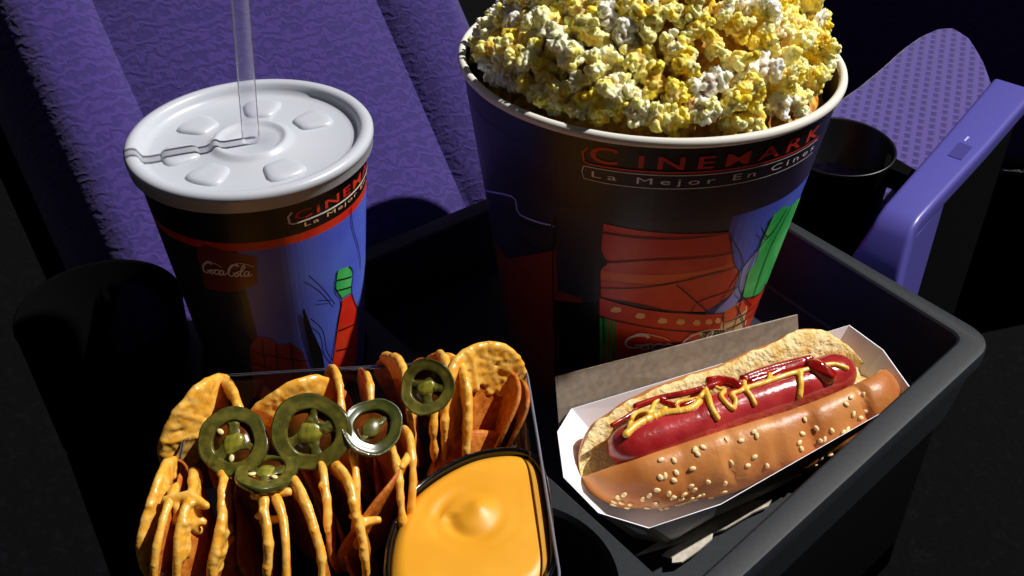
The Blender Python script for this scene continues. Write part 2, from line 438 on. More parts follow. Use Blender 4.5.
for k in (-1,):   # the same mark again round the back
    s = k*PI*.95
    decal(bm, BK, text_polys('CINEMARK', c0.x+s, c1.x+s, vt, .0085, asp, bold=.03, space=1.25), RED, 3)
o = obj('bucket_body', bm, PRINT, bucket, smooth=False)
bm = bmesh.new(); lathe(bm, [(BK.r1 - .0004 + .0022*math.cos(a), L - .0010 + .0024*math.sin(a)) for a in [2*PI*k/12 for k in range(12)]], BK.frame(), 128, close=True)
bmesh.ops.recalc_face_normals(bm, faces=bm.faces[:])
obj('rim', bm, M_white, bucket, label='rolled white paper rim')

# ------------------------------------------------------------------ popcorn
def pop_mat(name, base, butter, hull, lo, hi):
    m = bpy.data.materials.new(name); m.use_nodes = True; nt = m.node_tree; b = nt.nodes['Principled BSDF']
    tc = nt.nodes.new('ShaderNodeTexCoord'); oi = nt.nodes.new('ShaderNodeObjectInfo')
    add = nt.nodes.new('ShaderNodeVectorMath'); add.operation = 'ADD'
    nt.links.new(tc.outputs['Object'], add.inputs[0]); nt.links.new(oi.outputs['Location'], add.inputs[1])
    n = nt.nodes.new('ShaderNodeTexNoise'); n.inputs['Scale'].default_value = 110; n.inputs['Detail'].default_value = 2
    nt.links.new(add.outputs[0], n.inputs['Vector'])
    r = nt.nodes.new('ShaderNodeValToRGB'); r.color_ramp.elements[0].position = lo; r.color_ramp.elements[1].position = hi
    r.color_ramp.elements[0].color = srgb(base); r.color_ramp.elements[1].color = srgb(butter)
    nt.links.new(n.outputs['Fac'], r.inputs['Fac'])
    ln = nt.nodes.new('ShaderNodeVectorMath'); ln.operation = 'LENGTH'; nt.links.new(tc.outputs['Object'], ln.inputs[0])
    mr = nt.nodes.new('ShaderNodeMapRange'); mr.inputs['From Min'].default_value = .0036; mr.inputs['From Max'].default_value = .0052
    mr.inputs['To Min'].default_value = .8; mr.inputs['To Max'].default_value = 0
    nt.links.new(ln.outputs['Value'], mr.inputs['Value'])
    mx = nt.nodes.new('ShaderNodeMix'); mx.data_type = 'RGBA'
    nt.links.new(mr.outputs[0], mx.inputs[0]); nt.links.new(r.outputs['Color'], mx.inputs[6]); mx.inputs[7].default_value = srgb(hull)
    nt.links.new(mx.outputs[2], b.inputs['Base Color'])
    b.inputs['Roughness'].default_value = .55; b.inputs['Subsurface Weight'].default_value = .5
    b.inputs['Subsurface Radius'].default_value = (1, .85, .45); b.inputs['Subsurface Scale'].default_value = .0035
    b.inputs['Specular IOR Level'].default_value = .35
    n2 = nt.nodes.new('ShaderNodeTexNoise'); n2.inputs['Scale'].default_value = 900; nt.links.new(tc.outputs['Object'], n2.inputs['Vector'])
    bpn = nt.nodes.new('ShaderNodeBump'); bpn.inputs['Distance'].default_value = .0003; bpn.inputs['Strength'].default_value = .6
    nt.links.new(n2.outputs['Fac'], bpn.inputs['Height']); nt.links.new(bpn.outputs['Normal'], b.inputs['Normal'])
    return m
P_yel = pop_mat('butter_popcorn', (255, 246, 172), (255, 222, 62), (240, 180, 48), .40, .60)
P_pale = pop_mat('pale_popcorn', (255, 252, 212), (255, 236, 112), (232, 168, 60), .46, .64)
P_white = pop_mat('white_popcorn', (255, 253, 244), (252, 240, 180), (150, 84, 36), .52, .75)
def kernel_mesh(seed):
    r = random.Random(seed); b = bmesh.new()
    ball(b, (0,0,0), .0048, 2)
    for i in range(r.randint(5, 7)):
        d = Vector((r.gauss(0,1), r.gauss(0,1), r.gauss(0,1)*.7)).normalized(); q = r.uniform(.0028, .0046)
        c = d*r.uniform(.0040, .0062); ball(b, c, q, 2, (1, r.uniform(.7, 1), r.uniform(.7, 1)))
        for k in range(4):
            e = (d*.8 + Vector((r.gauss(0,.8), r.gauss(0,.8), r.gauss(0,.8)))).normalized(); ball(b, c + e*q*.8, q*r.uniform(.35, .6), 1)
    me = goo(b, .00058, 2)
    for v in me.vertices:
        p = v.co*260 + Vector((seed*3.1, 0, 0))
        v.co += v.normal*((abs(noise.noise(p))-.25)*.0032 + noise.noise(v.co*800)*.0007)
    me.shade_smooth(); return me
kernels = [kernel_mesh(100+i) for i in range(14)]
for k_ in kernels: k_.materials.append(P_yel)
MOUND_H = .070
def mound(x, y):   # height above the rim plane in the bucket frame
    d = math.hypot(x, y)/.094
    return -.0035 + (MOUND_H)*max(0, 1-d**2)**1.15 + .007*noise.noise(Vector((x*28, y*28, 3)))
OB, E1, E2, W_ = BK.b + BK.w*L, BK.e1, BK.e2, BK.w
pts = []; N = 222
for i in range(N):
    rr = math.sqrt((i+.5)/N)*.0862; a = i*2.39996
    pts.append((rr*math.cos(a)+rnd.uniform(-.002,.002), rr*math.sin(a)+rnd.uniform(-.002,.002), 0))
for i in range(34):
    rr = math.sqrt(rnd.random())*.085; a = rnd.uniform(0, 2*PI); pts.append((rr*math.cos(a), rr*math.sin(a), rnd.choice((-.006, .007))))
for k in range(36):
    a = 2*PI*k/36 + rnd.uniform(-.04, .04); pts.append((.0845*math.cos(a), .0845*math.sin(a), rnd.uniform(-.005, .001)))
for k, ang_ in enumerate((-1.15, -.85, .02, .13, -.3, -1.9, -2.6)):     # a few perched on the rim
    pts.append((.083*math.cos(ang_), .083*math.sin(ang_), .009))
for i, (x, y, dz) in enumerate(pts):
    me = kernels[rnd.randrange(14)]
    left = x < -.025
    u = rnd.random()
    m, lab = ((P_yel, 'y') if u < (.42 if left else .60) else (P_pale, 'p') if u < .87 else (P_white, 'w'))
    o = bpy.data.objects.new('popcorn', me); COL.objects.link(o)
    o.location = OB + E1*x + E2*y + W_*(mound(x, y)+dz)
    o.rotation_euler = (rnd.uniform(0, 6.28), rnd.uniform(0, 6.28), rnd.uniform(0, 6.28)); s = rnd.uniform(.85, 1.25 if math.hypot(x, y) < .078 else 1.0); o.scale = (s, s, s)
    o.material_slots[0].link = 'OBJECT'; o.material_slots[0].material = m
    lb = {'y': ('golden butter-soaked piece of popcorn in the heaped paper bucket', 'golden buttered popcorn in the bucket'),
          'p': ('pale yellow piece of popcorn in the heaped paper bucket', 'pale yellow popcorn in the bucket'),
          'w': ('fluffy white unbuttered piece of popcorn in the heaped paper bucket', 'white popcorn in the bucket')}[lab]
    tag(o, lb[0], 'popcorn', lb[1])
# the mass of popcorn underneath
bm = bmesh.new(); rings = []
for j in range(15):
    rr = .0915*j/14
    if j == 0: rings.append([bm.verts.new(OB + W_*(mound(0,0)-.012))]); continue
    rings.append([bm.verts.new(OB + E1*rr*math.cos(a) + E2*rr*math.sin(a) + W_*(mound(rr*math.cos(a), rr*math.sin(a))-.019+.002*noise.noise(Vector((rr*math.cos(a), rr*math.sin(a), 0))*180))) for a in [2*PI*k/72 for k in range(72)]])
for a, b in zip(rings, rings[1:]):
    for k in range(72):
        bm.faces.new((a[0], b[k], b[(k+1)%72]) if len(a) == 1 else (a[k], b[k], b[(k+1)%72], a[(k+1)%72]))
for a in [2*PI*k/72 for k in range(72)]: pass
low = [bm.verts.new(OB + (E1*math.cos(2*PI*k/72) + E2*math.sin(2*PI*k/72))*.083 - W_*.07) for k in range(72)]
for k in range(72): bm.faces.new((rings[-1][k], low[k], low[(k+1)%72], rings[-1][(k+1)%72]))
bm.faces.new(low)
obj.keep = False
M_mass = mat('popcorn_mass', (236, 186, 70), .6, (176, 110, 26), 160, .3, bump=.003, bscale=160)
tag(obj('popcorn_heap', bm, M_mass), 'mass of buttered popcorn filling the bucket below the top pieces', 'popcorn', kind='stuff')

# ------------------------------------------------------------------ soda cup
CP = Cone((-.1185, .4430, -.0475), (-.1215, .4500, .1265), .0355, .0535)
cup = thing('soda_cup', 'large paper soda cup with a white plastic lid, blue city print', 'cup', (-.121, .4445, -.0485))
bm = bmesh.new(); L2 = CP.L; asp2 = .045
lathe(bm, [(0, .004), (CP.rad(.004)-.0015, .004), (CP.r0-.001, 0), (CP.r0, 0), (CP.rad(L2*.5), L2*.5), (CP.r1, L2), (CP.r1-.001, L2), (CP.r0-.001, .006), (0, .006)], CP.frame(), 96)
bmesh.ops.recalc_face_normals(bm, faces=bm.faces[:]); obj.keep = True
def cp(*pts): return [pixpoly(CP, pts)]
vband = CP.hit(268, 247).y
decal(bm, CP, ring_poly(-PI, PI, vband+.0035, L2), INK, 1)
decal(bm, CP, ring_poly(-PI, PI, vband-.001, vband+.0035), RED, 1)
decal(bm, CP, ring_poly(-PI, -.02, 0, vband-.001), GRY, 1)  # slate half paints the cup's unlit side into the print
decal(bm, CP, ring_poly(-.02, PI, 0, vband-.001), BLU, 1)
decal(bm, CP, cp((196, 250), (205, 244), (256, 256), (258, 284), (232, 292), (206, 288)), BRN, 2)  # red soda patch, darkened to rust for the shade on this side
decal(bm, CP, cp((252, 370), (250, 345), (258, 336), (270, 338), (280, 345), (290, 342), (303, 352), (310, 372), (312, 400), (255, 400)), BRN, 3)
decal(bm, CP, cp((337, 270), (348, 266), (352, 270), (351, 292), (341, 298), (335, 288)), GRN, 3)
decal(bm, CP, cp((341, 300), (351, 293), (356, 305), (357, 340), (352, 395), (328, 400), (334, 350), (338, 320)), RED, 3)
decal(bm, CP, cp((302, 310), (304, 308), (312, 330), (322, 352), (326, 380), (318, 385), (312, 360), (306, 335)), INK, 3)
def cl(pts, wpx=1., mi=INK, layer=5):
    decal(bm, CP, stroke(spline([CP.hit(*p) for p in pts], 4), wpx*.0005, None, asp2), mi, layer)
for pts in ([(350,207),(352,228),(358,250),(360,268)], [(308,275),(322,288),(334,304)], [(310,318),(322,330),(326,350),(332,360)], [(337,270),(335,288),(341,300),(338,320),(332,360)],
            [(348,266),(352,272),(351,293),(357,310)], [(335,280),(351,276)], [(336,290),(351,286)], [(338,330),(356,322)], [(336,350),(356,344)], [(262,338),(266,372)], [(276,343),(278,375)], [(290,343),(294,378)],
            [(252,350),(308,360)], [(252,362),(310,372)], [(225,345),(240,330),(252,345)], [(318,300),(330,300)]):
    cl(pts)
a0, a1 = CP.hit(204, 273), CP.hit(252, 273)
decal(bm, CP, script_polys(a0.x, a1.x, CP.hit(228, 276).y, CP.hit(228, 276).y, .0075, asp2), WHT, 6)
b0, b1 = CP.hit(292, 217), CP.hit(372, 178)
vt2 = CP.hit(330, 206).y
decal(bm, CP, text_polys('CINEMARK', b0.x+.02, b1.x+.25, vt2, .0046, asp2, bold=.015, space=1.2), RED, 3)
decal(bm, CP, stroke([(b0.x, vt2+.005), (b0.x-.035, vt2+.003), (b0.x-.03, vt2-.0005)] + [(b0.x+(b1.x+.3-b0.x)*k/10, vt2-.0014) for k in range(11)], .0009, None, asp2), WHT, 4)
decal(bm, CP, text_polys('La Mejor En Cines', b0.x+.1, b1.x+.3, vt2-.0048, .0022, asp2, space=1.2), CRM, 3)
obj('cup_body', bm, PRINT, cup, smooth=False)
obj.keep = False
M_lid = mat('white_lid_plastic', (190, 195, 206), .30, sss=.15, sssr=(1,1,1), sssc=.002, spec=.5)
bm = bmesh.new(); T = CP.b + CP.w*L2; fr = (T, CP.e1, CP.e2, CP.w)
lathe(bm, [(0, .0005), (.003, .0005), (.0035, .0010), (.0125, .0010), (.0145, .0016), (.0155, .0026), (.0166, .0029), (.0178, .0024), (.0190, .0010), (.021, .0002), (.046, 0), (.0490, .0005), (.0502, .0025), (.0510, .0045),
           (.0522, .0054), (.0540, .0057), (.0560, .0052), (.0570, .0038), (.0570, .0018), (.0562, .0010), (.0563, -.0030), (.0558, -.0038), (.0550, -.0036), (.0549, .0020), (.0528, .0036), (.0515, .0028), (.0485, -.0012), (0, -.0012)], fr, 128)
lid = obj('lid', bm, M_lid, cup, label='white plastic lid with a raised rolled edge')
def bump_mesh(rc, tc, dr, dt, h):
    b = bmesh.new(); loops = []
    for sc, z in ((1, -.0006), (.95, .0006), (.86, h*.75), (.74, h), (.4, h*1.02)):
        l = []
        for k in range(24):
            a = 2*PI*k/24; ca, sa = math.cos(a), math.sin(a); f = 1/max(abs(ca)**4+abs(sa)**4, 1e-6)**.25
            rr = rc + dr*sc*ca*f; tt = tc + dt*sc*sa*f*(rc/ max(rr,.01))**.0
            l.append(T + CP.w*z + (CP.e1*math.cos(tt) + CP.e2*math.sin(tt))*rr)
        loops.append(l)
    loft(b, loops, False, True); return b
for a in (38, 92, 150, 200, 246, 306):
    obj('lid_button', bump_mesh(.0325, R(a), .0088, .27, .0018), M_lid, cup)
# straw
M_straw = thin_plastic('clear_straw_plastic', (.99, .99, 1, 1), (1, 1, 1, 1), .10, .15, (.85, .85, 1, 1), .17)
bm = bmesh.new(); sb = T + CP.w*.0008; stt = sb + Vector((.0105, -.002, .13))
tube(bm, [sb.lerp(stt, k/6) - Vector((0,0,0)) for k in range(7)], .0040, 24)
for f in [f for f in bm.faces if len(f.verts) > 4]: bm.faces.remove(f)
tag(obj('drinking_straw', bm, M_straw, origin=sb), 'clear plastic drinking straw standing in the soda cup lid', 'straw')

# ------------------------------------------------------------------ nacho tray
NA = [Vector(p) for p in ((-.150, .3875), (.006, .4015), (.020, .262), (-.138, .250))]
nout = ccw(rounded(NA, .014, 6))
M_clear = thin_plastic('clear_smoky_plastic', (.82, .84, .88, 1), (.9, .93, 1, 1), .25, .08)
M_blkp = mat('black_glossy_plastic', (8, 8, 10), .12, coat=.5)
nt_ = thing('nacho_tray', 'clear plastic snack tray with a rounded rim holding nachos and cheese dip', 'tray', (-.066, .325, .0005))
bm = bmesh.new()
loft(bm, [V3(nout, .0345), V3(nout, .0360), V3(inset(nout, .001), .0365), V3(inset(nout, .004), .0363), V3(inset(nout, .0052), .0350), V3(inset(nout, .0085), .008), V3(inset(nout, .012), .002), V3(inset(nout, .030), .0012)], False, True)
obj('tray_shell', bm, M_clear, nt_)
bm = bmesh.new(); tube(bm, V3(nout, .0352), .0007, 8, closed=True)
M_edge = mat('clear_rim_shine', (112, 116, 128), .2)  # pale colour stands for the shine along the clear rim
obj('rim', bm, M_edge, nt_)
dipo = [Vector((x, y)) for x, y in spline([(-.0470, .2700), (-.0486, .2800), (-.0480, .2960), (-.0432, .3140), (-.0330, .3270), (-.0186, .3375), (-.0053, .3415), (.0050, .3405), (.0112, .3325), (.0136, .3169), (.0150, .2930), (.0143, .2800), (.0080, .2710), (-.0050, .2665), (-.0300, .2655), (-.0420, .2665), (-.0470, .2700)], 5)][:-1]
dipo = ccw(dipo)
bm = bmesh.new()
loft(bm, [V3(inset(dipo, .002), .003), V3(inset(dipo, -.0005), .010), V3(inset(dipo, -.0028), .0325), V3(inset(dipo, -.0022), .0340), V3(inset(dipo, -.0008), .0340), V3(inset(dipo, -.0004), .0320), V3(inset(dipo, .0015), .012), V3(inset(dipo, .004), .005)], True, True)
obj('dip_well', bm, M_blkp, nt_, label='black glossy wall round the cheese dip')

# dip
M_cheese = mat('cheese_sauce', (226, 158, 34), .44, (230, 164, 42), 40, .5, sss=.2, sssr=(1,.45,.1), sssc=.003)
cc = Vector((-.014, .304)); bm = bmesh.new(); rings = []
def dipz(p, q):
    d = (p - Vector((-.0165, .3055))); r_ = d.length; a = math.atan2(d.y, d.x)
    z = .0335 - .0030*max(0, (q-.84)/.16)**2.0 + .0012*(1-q)
    for turn in (0, 1):
        rho = .0095 + .0050*((a+PI*1.0)/(2*PI)) + .0062*turn
        z -= (.0022 if turn == 0 else .0007)*math.exp(-((r_-rho)/.0032)**2)*(.55+.45*math.sin(a-2.2))
    z += .0020*math.exp(-((p-Vector((-.0135,.3085))).length/.0050)**2) + .0012*math.exp(-(r_/.006)**2)
    return z
ND = len(dipo)
for j in range(45):
    q = j/44
    if j == 0: rings.append([bm.verts.new((cc.x, cc.y, dipz(cc, 0)))]); continue
    rings.append([bm.verts.new((*(cc.lerp(p, q)), dipz(cc.lerp(p, q), q))) for p in dipo])
for a, b in zip(rings, rings[1:]):
    for k in range(ND): bm.faces.new((a[0], b[k], b[(k+1)%ND]) if len(a) == 1 else (a[k], b[k], b[(k+1)%ND], a[(k+1)%ND]))
l2 = [bm.verts.new((p.x, p.y, .0062)) for p in inset(dipo, .004)]
for k in range(ND): bm.faces.new((rings[-1][k], l2[k], l2[(k+1)%ND], rings[-1][(k+1)%ND]))
bm.faces.new(l2)
tag(obj('cheese_dip', bm, M_cheese, origin=(cc.x, cc.y, .0062)), 'smooth orange cheese dip filling the corner well of the nacho tray', 'cheese')

# chips
M_chip = mat('tortilla_chip', (168, 84, 22), .55, (206, 126, 44), 220, .35, bump=.0005, bscale=500, lo=.35, hi=.65)
M_melt = mat('melted_cheese', (230, 164, 50), .27, (238, 186, 88), 260, .5, sss=.15, sssr=(1,.45,.1), sssc=.002, bump=.0002, bscale=600)
def chip(top, yaw, tilt, Rr, bend, coat, label, seed, roll=0., cover=0., drips=(), side=1, zt=None, extra=()):
    """top: world point of the upper rim. yaw 0 = disc in the YZ plane, its face turned to -X; coat = (a0, a1) coated rim angles from the top, + towards the viewer"""
    r = random.Random(seed)
    h = Vector((math.sin(yaw), -math.cos(yaw), 0)); nrm = Vector((-math.cos(yaw), -math.sin(yaw), 0)); up = Vector((0,0,1))
    up2 = up*math.cos(tilt) + nrm*math.sin(tilt); n2 = nrm*math.cos(tilt) - up*math.sin(tilt)
    side = 1 if nrm.dot(Vector((0,0,CH)) - Vector(top)) > 0 else -1
    c = Vector(top) - up2*Rr; ph = r.uniform(0, 6); am = r.uniform(.01, .05)
    def rr(a): return Rr*(1 + am*math.sin(2*a+ph) + .02*math.sin(5*a+ph*2))
    def P(q, a, off):   # a from the top
        d = h*math.sin(a) + up2*math.cos(a); rad = rr(a)*q; x = rad*math.sin(a+roll); y = rad*math.cos(a+roll)
        return c + d*rad + n2*(bend*(x*x)/Rr + .0012*noise.noise(Vector((x*60, y*60, seed))) + off)
    b = bmesh.new(); A = 48; th = .0010
    for s in (1, -1):
        rings = [[b.verts.new(P(0, 0, s*th))]]
        for q in (.2, .4, .6, .8, .94): rings.append([b.verts.new(P(q, 2*PI*k/A, s*th)) for k in range(A)])
        rings.append(None)
        if s == 1: edge = [b.verts.new(P(1, 2*PI*k/A, 0)) for k in range(A)]
        rings[-1] = edge
        for x, y in zip(rings, rings[1:]):
            for k in range(A): b.faces.new((x[0], y[k], y[(k+1)%A]) if len(x) == 1 else (x[k], y[k], y[(k+1)%A], x[(k+1)%A]))
    zlow = min(v.co.z for v in b.verts)
    base = Vector((c.x, c.y, zlow))
    t = thing('nacho_chip', label, 'chip', base, {REST: 'nacho chips in the clear tray', LOW: 'shaded chips low in the clear tray'}.get(label))
    obj('chip', b, M_chip, t)
    if coat:
        b = bmesh.new(); a0, a1 = coat; n = max(4, int((a1-a0)/.12)); ptsl = []; rd = []
        for k in range(n+1):
            a = a0+(a1-a0)*k/n; ptsl.append(P(.985, a, .0)); rd.append(.0022 + .0012*(noise.noise(Vector((a*4.5, seed, 0)))) - (.0006 if k in (0, n) else 0))
        chain(b, ptsl, rd)
        for (a, q1, rad) in drips:
            pp = [P(1-(1-q1)*k/6, a + .05*math.sin(k+seed), side*.0016) for k in range(7)]; chain(b, pp, [rad*.9]*5+[rad, rad*1.15])
        for ex_ in extra: chain(b, [at(*e[:3]) for e in ex_], [e[3] for e in ex_])
        if cover:
            for i in range(int(900*cover)):
                q = math.sqrt(r.uniform((1-cover)**2, 1)); a_ = r.uniform(a0, a1 if cover > .5 else min(a1, a0+1.9)); ball(b, P(q, a_, side*.0006), r.uniform(.0015, .0024), 1)
        me = goo(b, .00065, 8 if cover > .3 else 4); obj('melted_cheese', me, M_melt, t)
    return t
LOW = 'bare tortilla chip lying low in the shade between the upright chips'
REST = 'tortilla chip standing on edge in the crowded middle of the nacho tray'
T_ = lambda x, y, z: at(x, y, z)
chip(T_(200, 388, .052), R(-28), R(10), .027, .35, (-.9, 1.9), 'cheese-covered tortilla chip at the back left corner of the nacho tray', 1, cover=.55, drips=((.5,.3,.0018),(1.0,.3,.002)))
chip(T_(236, 392, .052), R(22), R(0), .026, .3, (-1.1, 1.3), 'arched cheese-edged chip behind the leftmost jalapeno slice', 2, cover=.3, drips=((.3,.55,.0016),))
chip(T_(296, 384, .053), R(-62), R(12), .026, .3, (-1.0, 1.0), 'chip capped with smooth yellow cheese behind the biggest jalapeno slice', 3, cover=.6, drips=((-.8,.3,.0018),(.8,.3,.0018)))
chip(T_(338, 380, .051), R(18), R(2), .026, .2, (-.7, 1.5), 'slim upright chip with a cheese tip between the two middle jalapeno slices', 4)
chip(T_(370, 382, .050), R(12), R(0), .025, .2, (-.3, 1.2), REST, 5)
chip(T_(404, 366, .052), R(22), R(4), .028, .3, (-.9, 1.9), 'cheese-coated chip under the jalapeno slice at the back right', 6, cover=.4, drips=((.2,.5,.0018),))
chip(T_(432, 372, .050), R(16), R(0), .027, .25, (-.3, 1.7), REST, 7)
chip(T_(447, 366, .051), R(12), R(-2), .028, .25, (-.5, 1.8), REST, 8)
chip(T_(466, 351, .056), R(-46), R(14), .0255, -.3, (-2.0, 2.2), 'broad cheese-smothered chip standing tallest at the back right corner', 9, cover=.75, side=1, drips=((0,.2,.002),))
chip(T_(462, 366, .053), R(24), R(-8), .029, .25, (-.5, 1.9), 'thickly coated chip leaning left of the tallest cheese-smothered chip', 10, cover=.35)
chip(T_(529, 392, .038), R(6), R(-24), .018, .2, None, 'bare chip wedged against the right wall of the nacho tray', 11)
chip(T_(520, 386, .041), R(2), R(-20), .019, .2, None, REST, 12)
# front row
chip(T_(160, 478, .054), R(-6), R(8), .028, .2, (-.6, 2.0), 'cheese-dripped chip at the left edge of the front row of nachos', 21, drips=((.9,.5,.0018),), cover=.3)
chip(T_(190, 492, .055), R(4), R(4), .028, .25, (-.9, 2.0), 'chip with a wide cheese cap next to the left edge of the front row', 22, drips=((.5,.5,.002),(.2,.4,.002)), cover=.22, extra=([(166,500,.053,.0022),(190,496,.054,.003),(206,506,.053,.002)], [(172,520,.046,.0022),(186,524,.046,.0026),(203,522,.046,.002)], [(176,506,.052,.002),(178,520,.047,.0018)], [(196,504,.052,.002),(198,520,.047,.0018)]))
chip(T_(172, 494, .055), R(2), R(0), .028, .2, (-.3, 2.1), REST, 23)
chip(T_(222, 482, .054), R(12), R(2), .028, .3, (-.5, 2.1), 'chip edged in cheese directly below the folded jalapeno slice', 24, drips=((.8,.6,.002),(1.1,.5,.002)), cover=.28)
chip(T_(262, 492, .055), R(24), R(0), .029, .3, (-.7, 2.1), 'curved cheese-edged chip in the middle of the front row of nachos', 25, cover=.22, drips=((.3,.6,.0018),), extra=([(254,496,.053,.002),(270,492,.053,.0028),(288,492,.053,.0022)], [(258,516,.047,.0018),(272,520,.046,.0022),(284,518,.046,.002)]))
chip(T_(276, 496, .054), R(30), R(-3), .028, .3, (-.3, 2.0), REST, 26)
chip(T_(300, 486, .055), R(36), R(4), .030, .35, (-1.0, 2.0), 'large curved chip with a thick cheese rim under the biggest jalapeno slice', 27, cover=.28)
chip(T_(322, 468, .053), R(20), R(2), .027, .25, (-.8, 1.0), REST, 28, drips=((.3,.5,.0018),))
chip(T_(342, 470, .054), R(34), R(6), .030, .35, (-.6, 1.9), 'long curved cheese-lined chip left of the bare brown chip', 29, cover=.22, extra=([(352,516,.040,.0018),(366,522,.038,.0026),(378,520,.038,.002)],))
chip(T_(398, 470, .050), R(-24), R(-12), .031, .25, (-.9, -.1), 'bare golden-brown chip turned face-on beside the cheese dip well', 30)
chip(T_(392, 448, .050), R(24), R(0), .027, .25, (-.5, 1.7), REST, 31)
chip(T_(352, 452, .050), R(18), R(0), .027, .2, (-.5, 1.7), REST, 32)
chip(T_(410, 440, .050), R(14), R(0), .026, .2, (-.5, 1.4), REST, 33)
chip(T_(205, 440, .046), R(10), R(30), .026, .2, None, REST, 34)
chip(T_(285, 445, .045), R(30), R(30), .026, .2, None, REST, 35)
chip(T_(250, 450, .044), R(60), R(40), .026, .2, None, REST, 36)

for i_, (x, y, z, ya, ti) in enumerate(((255,430,.036,15,20),(345,430,.034,20,15),(375,450,.030,10,10),(300,470,.032,30,20),(400,420,.036,18,10),(235,500,.036,14,10),(330,510,.030,30,10),(466,432,.026,-60,25),(330,400,.038,25,10))):
    chip(T_(x, y, z), R(ya), R(ti), .023, .2, None, LOW, 50+i_)

# jalapenos
M_jal = mat('jalapeno_skin', (50, 55, 18), .25, (70, 72, 26), 180, .5, coat=.2)
M_jskin = mat('jalapeno_outer_skin', (78, 92, 62), .22, (120, 132, 104), 500, .6, bump=.0003, bscale=700, coat=.3)
M_flesh = mat('jalapeno_flesh', (74, 72, 22), .34, (104, 96, 32), 250, .5, sss=.2, sssr=(1,.8,.3), sssc=.002, coat=.3)
M_core = mat('jalapeno_core', (140, 132, 40), .3, (104, 104, 34), 400, .5, coat=.3)
M_mem = mat('jalapeno_membrane', (112, 56, 16), .15, (78, 38, 12), 150, .5, coat=.5)
M_seed = mat('jalapeno_seed', (232, 214, 150), .4)
def jalapeno(c, nrm, Rj, asp_, roll, label, skin=None, seed=0, holes=4, half=False):
    n = Vector(nrm).normalized(); e1 = n.cross(Vector((0,0,1))); e1 = e1.normalized() if e1.length > .05 else Vector((1,0,0)); e2 = n.cross(e1)
    e1, e2 = e1*math.cos(roll)+e2*math.sin(roll), -e1*math.sin(roll)+e2*math.cos(roll)
    e2 = e2*asp_; c = Vector(c); r = random.Random(seed); th = .0017
    t = thing('jalapeno_slice', label, 'jalapeno', c - Vector((0,0,.003)))
    def wob(a): return 1+.035*math.sin(2*a+seed)+.025*math.sin(3*a+2*seed)+.012*math.sin(7*a+seed)
    def P(rr, a, z): return c + (e1*math.cos(a)+e2*math.sin(a))*rr*wob(a) + n*(z + .0012*math.sin(a*2+seed)*rr/Rj)
    def ringm(prof):
        b = bmesh.new(); A = 56
        vs_ = [[b.verts.new(P(rr, 2*PI*k/A, z)) for k in range(A)] for rr, z in prof]
        for i in range(len(vs_)):
            x, y = vs_[i], vs_[(i+1) % len(vs_)]
            for k in range(A): b.faces.new((x[k], x[(k+1)%A], y[(k+1)%A], y[k]))
        return b
    obj('skin', ringm([(Rj*.955, th*.98), (Rj*.985, th*.75), (Rj, 0), (Rj*.985, -th*.75), (Rj*.955, -th), (Rj*.94, 0)]), skin or M_jal, t)
    wi = Rj*.57
    obj('flesh', ringm([(Rj*.952, th), (Rj*.94, th*.93), (Rj*.80, th*.90), (Rj*.64, th*.88), (Rj*.60, th*.80), (wi+.0003, th*.5), (wi, 0), (wi+.0004, -th*.7), (Rj*.80, -th), (Rj*.95, -th*.98)]), M_flesh if skin is None else M_jal, t)
    # membrane floor, spokes and core
    b = bmesh.new(); A = 40; top = [b.verts.new(P(wi*1.02, 2*PI*k/A, -th*.2)) for k in range(A)]; bot = [b.verts.new(P(wi*1.02, 2*PI*k/A, -th*.6)) for k in range(A)]
    ct = b.verts.new(c - n*th*.35); cb = b.verts.new(c - n*th*.6)
    for k in range(A):
        b.faces.new((ct, top[k], top[(k+1)%A])); b.faces.new((cb, bot[(k+1)%A], bot[k])); b.faces.new((top[k], bot[k], bot[(k+1)%A], top[(k+1)%A]))
    obj('membrane', b, M_mem, t)
    b = bmesh.new(); a0 = r.uniform(0, 6)
    for k in range(holes):
        a = a0 + 2*PI*k/holes + r.uniform(-.4, .4); f_ = r.uniform(.7, 1.35); chain(b, [c + (e1*math.cos(a)+e2*math.sin(a))*Rj*q for q in (.1, .42, .72)], [Rj*.24, Rj*.15*f_, Rj*.22*f_])
    me = goo(b, .0006, 3)
    for v in me.vertices:
        d = (v.co-c).dot(n); v.co -= n*d*.70; v.co += n*.0004*noise.noise(v.co*500)
    obj('rib', me, M_flesh, t, label='olive inner ribs')
    b = bmesh.new(); ball(b, c + e1*Rj*.03, Rj*.31, 3, (1.1, .9, .34), Matrix((e1.normalized(), e2.normalized(), n)).transposed())
    for v in b.verts: v.co += (v.co-c)*.18*noise.noise(v.co*260)
    obj('core', b, M_core if skin is None else M_flesh, t)
    for k in range(seed % 3):
        a = a0 + 2*PI*(k+.5)/holes + r.uniform(-.15, .15); q = Rj*r.uniform(.36, .48); b = bmesh.new()
        p = P(q, a, th*.25); rot = Matrix((e1.normalized(), e2.normalized(), n)).transposed() @ Matrix.Rotation(a, 3, 'Z')
        ball(b, p, .0013, 2, (1.3, .9, .4), rot); obj('seed', b, M_seed, t)
    return t
tocam = lambda p: (Vector((0,0,CH)) - Vector(p)).normalized()
j = T_(311, 432, .062); jalapeno(j, tocam(j)+Vector((-.10,-.1,.1)), .0165, 1.0, .3, 'biggest jalapeno slice, facing up with a yellow-green core, centre of the nachos', seed=3, holes=4)
j = T_(234, 442, .060); jalapeno(j, tocam(j)+Vector((-.25,.0,.35)), .0150, .98, .9, 'dark green jalapeno slice leaning on the chips left of the biggest slice', seed=5, holes=3)
j = T_(266, 472, .0560); jalapeno(j, Vector((.05,.22,1)), .0138, .9, 1.4, 'jalapeno slice lying nearly flat beneath the leftmost slice', seed=8, holes=3)
